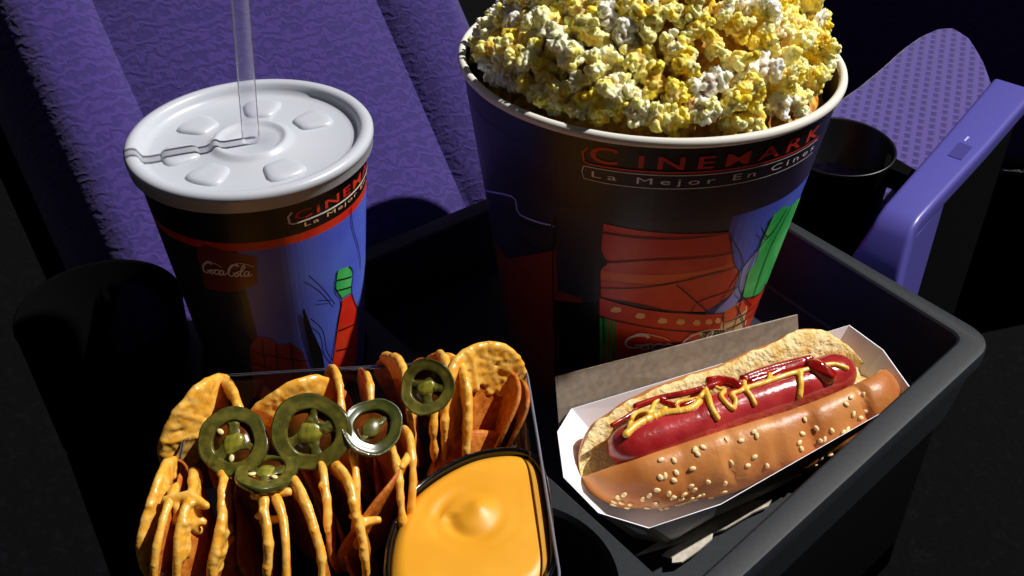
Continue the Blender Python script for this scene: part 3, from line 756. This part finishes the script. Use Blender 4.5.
j = T_(372, 427, .060); jalapeno(j, tocam(j)+Vector((.15,.25,.35)), .0132, .95, .6, 'greyish wrinkled jalapeno slice right of the biggest slice', skin=M_jskin, seed=9, holes=2)
j = T_(427, 387, .061); jalapeno(j, tocam(j)+Vector((-.15,-.05,.15)), .0122, 1.0, .2, 'small round jalapeno slice at the back right beside the tallest chip', seed=12, holes=4)

# ------------------------------------------------------------------ paper boat for the hot dog
M_paper = mat('white_paperboard', (242, 244, 252), .6)
M_tan = mat('tan_paperboard', (166, 154, 138), .75, (150, 138, 122), 250)
boat = thing('paper_food_boat', 'white-lined paper boat under the hot dog with a tan back flap', 'paper tray', (.115, .405, -.0445))
rim_ = [Vector(p) for p in ((.0300, .4060), (.1870, .4715), (.2010, .4520), (.2090, .4190), (.0975, .3450), (.0625, .3310), (.0400, .3400), (.0245, .3600), (.0225, .3900))]
rz = [-.004, -.004, -.005, -.006, -.006, -.006, -.006, -.004, -.004]
cen = Vector((.115, .403))
def bl_(sc, z=None, dz=0): return [Vector((*(cen + (p-cen)*sc), (z if z is not None else rz[i]+dz))) for i, p in enumerate(rim_)]
def shrink(d, z): return [Vector((q.x, q.y, z)) for q in [cen + (p-cen)*(1 - d/(p-cen).length) for p in rim_]]
ro = [Vector((p.x, p.y, rz[i])) for i, p in enumerate(rim_)]; ri = [Vector((*(cen + (p-cen)*(1-.0006/(p-cen).length)), rz[i])) for i, p in enumerate(rim_)]
bm = bmesh.new()
vo = loft(bm, [shrink(.026, -.0445), ro], True, False, 1)
a = vo[-1]; vi = [bm.verts.new(p) for p in ri]; vf = [bm.verts.new(p) for p in shrink(.0268, -.0438)]
N8 = len(a)
for k in range(N8):
    bm.faces.new((a[k], a[(k+1)%N8], vi[(k+1)%N8], vi[k])).material_index = 0
    bm.faces.new((vi[k], vi[(k+1)%N8], vf[(k+1)%N8], vf[k])).material_index = 0
bm.faces.new(vf).material_index = 0
obj('boat_shell', bm, [M_paper, M_tan], boat, smooth=False)
bm = bmesh.new(); q0, q1 = Vector((.0195, .4110)), Vector((.1560, .4630)); dn = Vector((-.36, .93))*.0007
def wall(q0, q1, z0, z1, lean):
    f_ = []
    for (q, z) in ((q0, z0), (q1, z0), (q1+Vector((-.002,.0)), z1[1]), (q0, z1[0])):
        o_ = Vector((-.36, .93))*(lean if z != z0 else 0); f_.append(Vector((q.x+o_.x, q.y+o_.y, z)))
    bk = [p + Vector((dn.x, dn.y, 0)) for p in f_]
    v = [bm.verts.new(p) for p in f_+bk]
    for ix in ((0,1,2,3), (7,6,5,4), (0,4,5,1), (1,5,6,2), (2,6,7,3), (3,7,4,0)): bm.faces.new([v[i] for i in ix])
wall(q0 + Vector((.006,-.0125)), q1 + Vector((.005,-.008)), -.030, (.0155, .0085), .011)
obj('back_flap', bm, M_tan, boat, smooth=False, label='tan paperboard flap standing behind the hot dog')

# ------------------------------------------------------------------ hot dog
HC = Vector((.1185, .4055, 0)); HA = Vector((math.cos(R(21.5)), math.sin(R(21.5)), 0)); HP = Vector((HA.y, -HA.x, 0))
hd = thing('hot_dog', 'hot dog in a sesame bun with ketchup and mustard lying in a paper boat', 'hot dog', (HC.x, HC.y, -.0425))
prof = [(.0085,-.006,1), (.0115,-.0005,1), (.0150,.0012,0), (.0205,-.0008,0), (.0268,-.0080,0), (.0300,-.0170,0), (.0285,-.0270,0), (.0215,-.0360,0), (.0120,-.0415,0), (-.0040,-.0425,0), (-.0180,-.0400,0), (-.0275,-.0300,0),
        (-.0320,-.0160,0), (-.0325,-.0030,0), (-.0300,.0060,0), (-.0268,.0088,1), (-.0235,.0072,1), (-.0200,.0020,1), (-.0165,-.0060,1), (-.0125,-.0150,1), (-.0040,-.0200,1), (.0045,-.0160,1)]
pp = spline([(a, b) for a, b, _ in prof] + [prof[0][:2]], 3)[:-1]
pmi = [prof[(i//3)][2] and prof[(i//3+1) % len(prof)][2] for i in range(len(pp))]
def bun_pt(u, i):      # u in -1..1
    p = pp[i]; s = (1-abs(u)**(3.2 if u < 0 else 6.5))**.42 if abs(u) < 1 else 0
    s = max(s, .02); cx, cz = (-.001, -.019)
    x = cx + (p.x-cx)*s; z = cz + (p.y-cz)*(s*.85+.15*s*s)
    fr_ = (x+.03)/.06
    l = (-.090*abs(u) if u < 0 else (.074 + .029*fr_)*u)
    x -= .011*max(0, u)**2.2
    bf = max(0, min(1, (-p.x-.010)/.008)) * max(0, min(1, (p.y+.026)/.02)) * max(0, min(1, (.55-u)/.7))*s
    z -= .0040*bf; x += .0022*bf
    w3 = HC + HA*l + HP*x + Vector((0,0,z))
    nz = noise.noise(w3*38 + Vector((5,0,0)))*.0022 + noise.noise(w3*90)*.0008
    if pmi[i]: nz += noise.noise(w3*260)*.0011
    d = (HP*(p.x) + Vector((0,0,p.y+.018))).normalized()
    # creases pressed into the crust
    cr = 0
    for q, dep in ((-.23, .0012), (.05, .0009), (.27, .0016), (.62, .0022), (-.5, .0006), (.88,.0010)):
        if p.x > .012: cr += 1.7*dep*math.exp(-((u-q - .03*math.sin(p.y*200))/.022)**2)*max(0, min(1, (p.y+.028)/.015))
    return w3 + d*(nz-cr)*min(1, s*1.5)
bm = bmesh.new(); U = 120; us = [-math.cos(PI*k/U) for k in range(U+1)]
us = [.55*u + .45*math.sin(u*PI/2) for u in us]
vsx = [[bm.verts.new(bun_pt(u, i)) for i in range(len(pp))] for u in us]
for a, b in zip(vsx, vsx[1:]):
    for i in range(len(pp)): bm.faces.new((a[i], a[(i+1)%len(pp)], b[(i+1)%len(pp)], b[i])).material_index = pmi[i]
bm.faces.new(vsx[0][::-1]); bm.faces.new(vsx[-1])
M_crust = mat('bun_crust', (204, 136, 72), .42, (176, 102, 46), 26, .5, sss=.1, sssc=.003, bump=.0003, bscale=260, lo=.38, hi=.64)
M_crumb = mat('bun_crumb', (246, 224, 168), .85, (230, 190, 112), 120, .2, sss=.1, sssc=.003, bump=.002, bscale=330, lo=.42, hi=.64)
bun = obj('bun', bm, [M_crust, M_crumb], hd, label='toasted sesame bun split open')
M_ses = mat('sesame_seed', (246, 218, 160), .45)
b = bmesh.new(); ball(b, (0,0,0), 1, 2, (.0018, .0012, .0007)); sm = bpy.data.meshes.new('sesame_seed'); b.to_mesh(sm); b.free(); sm.materials.append(M_ses); sm.shade_smooth()
cnt = 0
while cnt < 92:
    u = rnd.uniform(-.9, .95); i = rnd.randrange(8, 20)
    if rnd.random() > (.95 if abs(u+.1) > .3 and i > 11 else .5): continue
    p = bun_pt(u, i); pa = bun_pt(u+.01, i); pb = bun_pt(u, i+1)
    n = (pa-p).cross(pb-p).normalized()
    if n.dot(HP)*1. + n.z*.2 < 0: n = -n
    rot = n.to_track_quat('Z', 'Y') @ Matrix.Rotation(rnd.uniform(0, PI), 3, 'Z').to_quaternion()
    o = bpy.data.objects.new('sesame_seed', sm); COL.objects.link(o); o.parent = bun
    o.matrix_local = mw(bun).inverted() @ (Matrix.Translation(p + n*.0003) @ rot.to_matrix().to_4x4()); cnt += 1
# sausage
M_saus = mat('red_sausage', (150, 28, 30), .24, (178, 52, 54), 45, .5, sss=.1, sssc=.002, coat=.35, bump=.0005, bscale=170)
SR = .0114; sc0 = HC + HP*(-.0020) + Vector((0,0,-.0055))
def sp(l): return sc0 + HA*l + HP*(-.0022*math.sin(l*24) - .004*max(0, l/.07)**2) + Vector((0,0,.0015*math.cos(l*30)))
bm = bmesh.new(); n = 60; l0, l1 = -.0765, .0705; ptz, rdz = [], []
for k in range(n+1):
    t = k/n; l = l0+(l1-l0)*t; e = min(t, 1-t)*(l1-l0); r_ = SR*(math.sqrt(max(0, 1-(1-min(1, e/.014))**2)) if e < .014 else 1)
    ptz.append(sp(l)); rdz.append(max(r_, .0008)*(1+.02*noise.noise(Vector((l*60,0,0)))))
tube(bm, ptz, rdz, 36)
obj('sausage', bm, M_saus, hd, label='shiny red sausage')
def on_saus(px, py, lift=.0006, fallback=.006):
    d = ray(px, py); o0 = Vector((0,0,CH)); best = None
    t = .40
    while t < .70:
        p = o0 + d*t; l = (p-sc0).dot(HA); q = p - sp(max(l0+.008, min(l1-.008, l)))
        if q.length < SR + lift: return p
        t += .0004
    return at(px, py, fallback)
M_must = mat('yellow_mustard', (236, 182, 58), .32, (242, 196, 84), 300, .5, coat=.2)
M_ket = mat('ketchup', (132, 10, 8), .18, (160, 18, 10), 120, .5, coat=.5)
def z7(pts): return [(540 + x/2.087, 300 + y/2.087) for x, y in pts]
b = bmesh.new()
for pts_, rad in ((z7([(180,280),(200,262),(230,246),(262,236),(290,232),(315,226),(332,212)]), .0019), (z7([(186,268),(195,240),(215,232),(240,238),(262,226)]), .0013), (z7([(232,232),(240,214),(252,208)]), .0013), (z7([(290,232),(284,216),(300,210),(330,205),(345,186)]), .0012), (z7([(345,186),(352,205),(358,225),(370,246)]), .0016),
                  (z7([(385,190),(378,200),(392,218),(404,226),(408,208),(400,196),(418,190),(428,182)]), .0013), (z7([(360,178),(385,190)]), .0010), (z7([(426,166),(428,184),(440,200),(448,216)]), .0014), (z7([(428,184),(470,172),(510,158),(545,148),(580,140),(612,134),(640,142)]), .0014),
                  (z7([(470,142),(480,152),(478,168)]), .0014), (z7([(542,150),(544,175),(542,200)]), .0017)):
    q = [on_saus(*p) for p in [(v.x, v.y) for v in spline(pts_, 4)]]; chain(b, q, [rad*1.2]*len(q), .5)
obj('mustard', goo(b, .00055, 3), M_must, hd, label='yellow mustard squiggle')
b = bmesh.new()
for pts_, rad in ((z7([(200,222),(250,205),(300,195),(350,182),(385,170)]), .0017), (z7([(355,170),(375,168),(400,172),(414,180)]), .0026), (z7([(425,165),(470,148),(520,134),(562,124)]), .0024), (z7([(440,172),(500,150),(555,134)]), .0016), (z7([(572,140),(588,148),(602,158)]), .0042), (z7([(255,212),(290,222),(325,210)]), .0015), (z7([(150,262),(180,245),(200,232)]), .0012)):
    q = [on_saus(*p, lift=.0001) for p in [(v.x, v.y) for v in spline(pts_, 4)]]; chain(b, q, [rad*1.25]*len(q), .5)
obj('ketchup', goo(b, .0006, 3), M_ket, hd, label='dark red ketchup streak')

# paper scraps on the tray floor
M_scrap = mat('cream_paper', (196, 188, 174), .7, (176, 166, 150), 300)
def scrap(pix, z, th, label):
    b = bmesh.new(); lo = [at(x, y, z) + Vector((0,0,-.0002 + dz)) for x, y, dz in pix]; loft(b, [lo, [p + Vector((0,0,th)) for p in lo]])
    c = center_of(b); tag(obj('paper_strip', b, M_scrap, smooth=False, origin=c), label, 'paper')
scrap([(636,556,0),(690,541,0),(725,530,0),(752,514,0),(768,507,0),(772,500,0),(742,503,0),(700,520,0),(660,542,0)], -.043, .0012, 'long cream paper strip on the tray floor below the hot dog boat')
scrap([(662,556,0),(668,551,0),(692,540,0),(713,534,0),(712,540,0),(698,552,0),(682,563,0),(672,564,0),(672,559,0)], -.041, .0012, 'short crumpled cream paper scrap in front of the long paper strip')

# ------------------------------------------------------------------ seats
def fabric(name, c1, c2, kind):
    m = bpy.data.materials.new(name); m.use_nodes = True; nt = m.node_tree; b = nt.nodes['Principled BSDF']; b.inputs['Roughness'].default_value = .9
    b.inputs['Specular IOR Level'].default_value = .15; b.inputs['Sheen Weight'].default_value = .3
    tc = nt.nodes.new('ShaderNodeTexCoord'); mp = nt.nodes.new('ShaderNodeMapping'); nt.links.new(tc.outputs['UV'], mp.inputs['Vector'])
    rp = nt.nodes.new('ShaderNodeValToRGB'); rp.color_ramp.elements[0].color = srgb(c1); rp.color_ramp.elements[1].color = srgb(c2)
    bpn = nt.nodes.new('ShaderNodeBump'); bpn.inputs['Strength'].default_value = 1
    if kind == 'wave':
        wv = nt.nodes.new('ShaderNodeTexWave'); wv.bands_direction = 'Y'; wv.inputs['Scale'].default_value = 42; wv.inputs['Distortion'].default_value = 9; wv.inputs['Detail'].default_value = 2; wv.inputs['Detail Scale'].default_value = 3.2
        nt.links.new(mp.outputs[0], wv.inputs['Vector']); src = wv.outputs['Fac']; rp.color_ramp.elements[0].position = .0; rp.color_ramp.elements[1].position = 1.; bpn.inputs['Distance'].default_value = .0003
    else:
        br = nt.nodes.new('ShaderNodeTexBrick'); br.inputs['Scale'].default_value = 1; br.inputs['Brick Width'].default_value = .0105; br.inputs['Row Height'].default_value = .0085; br.inputs['Mortar Size'].default_value = .0030; br.inputs['Mortar Smooth'].default_value = .6
        br.inputs['Color1'].default_value = (0,0,0,1); br.inputs['Color2'].default_value = (.1,.1,.1,1); br.inputs['Mortar'].default_value = (1,1,1,1)
        nt.links.new(mp.outputs[0], br.inputs['Vector']); src = br.outputs['Color']; bpn.inputs['Distance'].default_value = .0006
    nt.links.new(src, rp.inputs['Fac']); nt.links.new(rp.outputs['Color'], b.inputs['Base Color'])
    nt.links.new(src, bpn.inputs['Height']); nt.links.new(bpn.outputs['Normal'], b.inputs['Normal'])
    return m
M_fab = fabric('violet_seat_fabric', (53, 41, 104), (64, 50, 119), 'wave')
M_fab2 = fabric('patterned_violet_fabric', (54, 42, 108), (82, 68, 142), 'brick')
M_black = mat('black_seat_shell', (3, 3, 4), .9, spec=.05)
M_arm = mat('violet_armrest_plastic', (86, 82, 166), .32, spec=.4)
def uvplane(me, o0, ex, ey):
    uv = me.uv_layers.new(name='UVMap')
    for lp in me.loops:
        d = me.vertices[lp.vertex_index].co - o0; uv.data[lp.index].uv = (d.dot(ex), d.dot(ey))
# left seat: channelled reclined cushion
a0 = Vector((-.0852, .5405, -.012)); ex = Vector((.804, .594, 0)).normalized(); ph = R(42)
bk = Vector((-ex.y, ex.x, 0)); up = bk*math.sin(ph) + Vector((0,0,math.cos(ph))); nn = up.cross(ex); nn = -nn if nn.z < 0 else nn
seat = thing('theater_seat', 'violet upholstered theatre seat with stitched channels behind the soda cup', 'seat', tuple(Vector((-.02, .62, -.55))))
bm = bmesh.new()
seams = [-.150, -.088, .080, .148]
def bulge(s):
    for p, q in zip(seams, seams[1:]):
        if p <= s <= q:
            t = (s-p)/(q-p)*2-1; e = .011*(1-abs(t)**2.8)
            return e
    return 0
SS = [seams[0] + (seams[-1]-seams[0])*k/110 for k in range(111)]; UU = [-.03 + .62*k/20 for k in range(21)]
g = []
for u in UU:
    row = []
    for s in SS:
        e = min(s-seams[0], seams[-1]-s); side_ = -.022*max(0, 1-e/.028)**2
        lo_ = -.02*max(0, 1-(u+.03)/.03)**2
        row.append(bm.verts.new(a0 + ex*s + up*u + nn*(bulge(s)-.013+side_+lo_)))
    g.append(row)
bt = [[bm.verts.new(v.co - nn*.06 if False else a0 + ex*s + up*u - nn*.09) for s in (SS[0], SS[-1])] for u in (UU[0], UU[-1])]
for r0, r1 in zip(g, g[1:]):
    for k in range(len(SS)-1): bm.faces.new((r0[k], r0[k+1], r1[k+1], r1[k]))
bm.faces.new([bt[0][0], bt[1][0]] + [r[0] for r in g[::-1]]); bm.faces.new([bt[0][1], bt[1][1]] + [r[-1] for r in g[::-1]])
bm.faces.new([bt[0][0], bt[0][1]] + g[0][::-1]); bm.faces.new([bt[1][0], bt[1][1]] + g[-1][::-1]); bm.faces.new((bt[0][0], bt[0][1], bt[1][1], bt[1][0]))
c_ = obj('backrest_cushion', bm, M_fab, seat); uvplane(c_.data, a0 - mw(seat).translation, ex, up)
sharp(c_, 50)
def prism(pts2, z0, z1, rad=.01):
    b = bmesh.new(); l = ccw(rounded(pts2, rad, 4)); loft(b, [V3(l, z0), V3(l, z1-.004), V3(inset(l, .004), z1)]); return b
bm = bmesh.new()
q = [a0 + ex*(SS[0]-.01) - nn*.091, a0 + ex*(SS[-1]+.01) - nn*.091]
loft(bm, [[q[0] - up*.05, q[1] - up*.05, q[1] - up*.05 - nn*.02, q[0] - up*.05 - nn*.02], [q[0] + up*.6, q[1] + up*.6, q[1] + up*.6 - nn*.02, q[0] + up*.6 - nn*.02]])
obj('seat_shell', bm, M_black, seat, smooth=False, label='black seat shell')
ins = lambda d: inset(outer, d)
bm = bmesh.new(); loft(bm, [V3(ins(.03), -.20), V3(ins(.012), -.19), V3(ins(.012), -.06), V3(ins(.016), -.0565)])
obj('seat_base', bm, M_black, seat, label='black base the serving tray stands on')
bm = bmesh.new(); loft(bm, [V3(ins(.10), -.55), V3(ins(.10), -.20)]); obj('pedestal', bm, M_black, seat, smooth=False)

# right seat cushion
seat2 = thing('theater_seat', 'violet patterned seat cushion with a rounded corner behind the armrest', 'seat', (.33, .78, -.55))
zz = -.05
out2 = [at(x_, y_, zz) for x_, y_ in ((836,100),(858,84),(880,66),(900,48),(918,35),(936,27),(954,26),(972,37),(986,60),(996,90),(990,130),(950,180),(915,205),(880,212),(845,205),(810,180),(812,140))]
hx = Vector((.77, -.63, 0)).normalized()
for p in out2:
    dt_ = (p - Vector((.232, .5465, zz))).dot(hx)
    if dt_ > -.016: p -= hx*(dt_+.016)
o2 = [Vector((p.x, p.y)) for p in out2]; l = []
for i in range(len(o2)):
    for k in range(4):
        t = k/4; p0, p1, p2, p3 = o2[i-1], o2[i], o2[(i+1)%len(o2)], o2[(i+2)%len(o2)]
        l.append(.5*((2*p1)+(p2-p0)*t+(2*p0-5*p1+4*p2-p3)*t*t+(3*p1-p0-3*p2+p3)*t**3)*.35 + .65*p1.lerp(p2, t))
l = ccw(l)
bm = bmesh.new(); lps = []
for k in range(9):
    t = k/8*PI/2; lps.append(V3(inset(l, .006*(1-math.cos(t))), zz - .008*(1-math.sin(t))))
loft(bm, [V3(l, zz-.10)] + lps, True, True)
c_ = obj('seat_cushion', bm, M_fab2, seat2); sharp(c_, 50); uvplane(c_.data, Vector((0,0,0)), Vector((.34,.94,0)), Vector((-.94,.34,0)))
bm = bmesh.new(); loft(bm, [V3(inset(l, .04), -.55), V3(inset(l, .03), -.151)]); obj('pedestal', bm, M_black, seat2, smooth=False)

# armrest with cup holder
arm = thing('armrest', 'violet plastic armrest with a rounded front and a black cup holder ring', 'armrest', (.28, .62, -.55))
path = [(.3530, .7030, .020), (.3000, .6340, .020), (.2500, .5705, .020), (.2330, .5490, .0195), (.2265, .5410, .0165), (.2230, .5360, .0110), (.2180, .5300, .0000), (.2125, .5235, -.0120), (.2110, .5215, -.030), (.2110, .5215, -.060)]
wid = [.0150, .0138, .0122, .0118, .0118, .0124, .0145, .0170, .0195, .0210]
path = [Vector(p) for p in path]; hx = Vector((.77, -.63, 0)).normalized()
bm = bmesh.new(); loops = []
for i, p in enumerate(path):
    t = (path[min(i+1, len(path)-1)] - path[max(i-1, 0)]).normalized(); nv_ = hx.cross(t); nv_ = -nv_ if (nv_.z + nv_.y*-.3) < 0 else nv_
    w_ = wid[i]; c4 = [Vector((-w_, 0)), Vector((w_, 0)), Vector((w_, -.014)), Vector((-w_, -.014))]
    rr_ = rounded(c4, .0035, 4); loops.append([p + hx*q.x + nv_*q.y for q in rr_])
loft(bm, loops)
obj('arm_pad', bm, M_arm, arm); sharp(bpy.data.objects['arm_pad'], 60)
bm = bmesh.new()
def box_along(p0, p1, hw, z0, z1):
    d = [p0 - hx*hw, p0 + hx*hw, p1 + hx*hw, p1 - hx*hw]; loft(bm, [V3(d, z0), V3(d, z1)])
box_along(Vector((.232, .5465, 0)), Vector((.350, .699, 0)), .009, -.55, .0075)
obj('arm_panel', bm, M_black, arm, smooth=False)
bm = bmesh.new(); box_along(Vector((.2290, .5425, 0)), Vector((.262, .585, 0)), .0100, -.075, .004); obj('arm_front', bm, M_arm, arm, smooth=False)
bm = bmesh.new(); pc = at(958, 150, .0204); dd = Vector((.61, .79, 0)).normalized()
c4 = [pc + dd*.010 + hx*.006, pc - dd*.010 + hx*.006, pc - dd*.010 - hx*.003, pc + dd*.010 - hx*.003]; loft(bm, [[p - Vector((0,0,.0008)) for p in c4], c4])
obj('number_plate', bm, mat('violet_plate', (62, 58, 134), .4), arm, smooth=False)
bm = bmesh.new(); pm_ = at(966, 139, .0203); c4 = [pm_ + dd*.004 + hx*.001, pm_ - dd*.003 + hx*.0005, pm_ - dd*.003 - hx*.0004, pm_ + dd*.004 - hx*.0004]; loft(bm, [[p - Vector((0,0,.0006)) for p in c4], c4])
obj('plate_mark', bm, mat('pale_scuff', (190, 186, 235), .5), arm, smooth=False)
M_ch = mat('black_cup_holder', (12, 12, 14), .35, spec=.5)
hc = Vector((.2290, .6760, -.013))
bm = bmesh.new(); lathe(bm, [(0, -.085), (.033, -.085), (.036, -.080), (.0395, -.003), (.0400, -.0005), (.0392, 0), (.0375, -.001), (.0350, -.078), (0, -.080)], (hc, Vector((1,0,0)), Vector((0,1,0)), Vector((0,0,1))), 72)
obj('cup_holder', bm, M_ch, arm, label='black cup holder ring')
bm = bmesh.new(); loft(bm, [[Vector(p) for p in ((.255,.652,-.03), (.268,.640,-.03), (.285,.632,-.03), (.262,.668,-.03))], [Vector(p) for p in ((.255,.652,-.015), (.268,.640,-.015), (.285,.632,-.015), (.262,.668,-.015))]])
obj('holder_bracket', bm, M_black, arm, smooth=False)

# black cup holder of the armrest at the left of the tray
hl = at(99, 308, .028)
arml = thing('armrest', 'black armrest with an empty black cup holder in the dark left of the soda cup', 'armrest', (hl.x, hl.y, -.55))
bm = bmesh.new(); lathe(bm, [(0, -.085), (.036, -.085), (.039, -.080), (.0420, -.003), (.0426, -.0005), (.0418, 0), (.0402, -.001), (.0380, -.078), (0, -.080)], (hl, Vector((1,0,0)), Vector((0,1,0)), Vector((0,0,1))), 72)
obj('cup_holder', bm, M_black, arml)
bm = bmesh.new(); c4 = ccw(rounded([Vector((hl.x+a_, hl.y+b_)) for a_, b_ in ((-.03,-.03),(.012,-.03),(.012,.03),(-.03,.03))], .008, 4)); loft(bm, [V3(c4, -.55), V3(c4, hl.z-.084)])
obj('arm_panel', bm, M_black, arml)

# dark seats further back
def back_seat(x, y, wdt, hgt, yaw, label, lean=8):
    t = thing('theater_seat', label, 'seat', (x, y, -.55))
    e = Vector((math.cos(yaw), math.sin(yaw), 0)); n = Vector((e.y, -e.x, 0)); u = Vector((0,0,1))*math.cos(R(lean)) - n*math.sin(R(lean))
    b = bmesh.new(); c0 = Vector((x, y, -.36)); l = rounded([Vector((-wdt/2, 0)), Vector((wdt/2, 0)), Vector((wdt/2, hgt)), Vector((-wdt/2, hgt))], [.02, .02, .10, .10], 6)
    f = lambda ll, d: [c0 + e*p.x + u*p.y + n*d for p in ll]
    loft(b, [f(l, -.05), f(l, .0), f(inset(l, .012), .025), f(inset(l, .04), .035)])
    o = obj('backrest_cushion', b, M_fab, t); uvplane(o.data, Vector((0,0,0)), e, u); sharp(o, 60)
    b = bmesh.new(); l3 = [c0 + e*a_ + n*d for a_, d in ((-wdt*.5, .045), (wdt*.5, .045), (wdt*.5, -.05), (-wdt*.5, -.05))]
    loft(b, [[Vector((p.x, p.y, -.55)) for p in l3], [p + Vector((0,0,.01)) for p in l3]]); obj('seat_base', b, M_black, t, smooth=False)
back_seat(.38, 1.22, .66, .72, R(-10), 'unlit violet seat back in the dark behind the popcorn bucket')
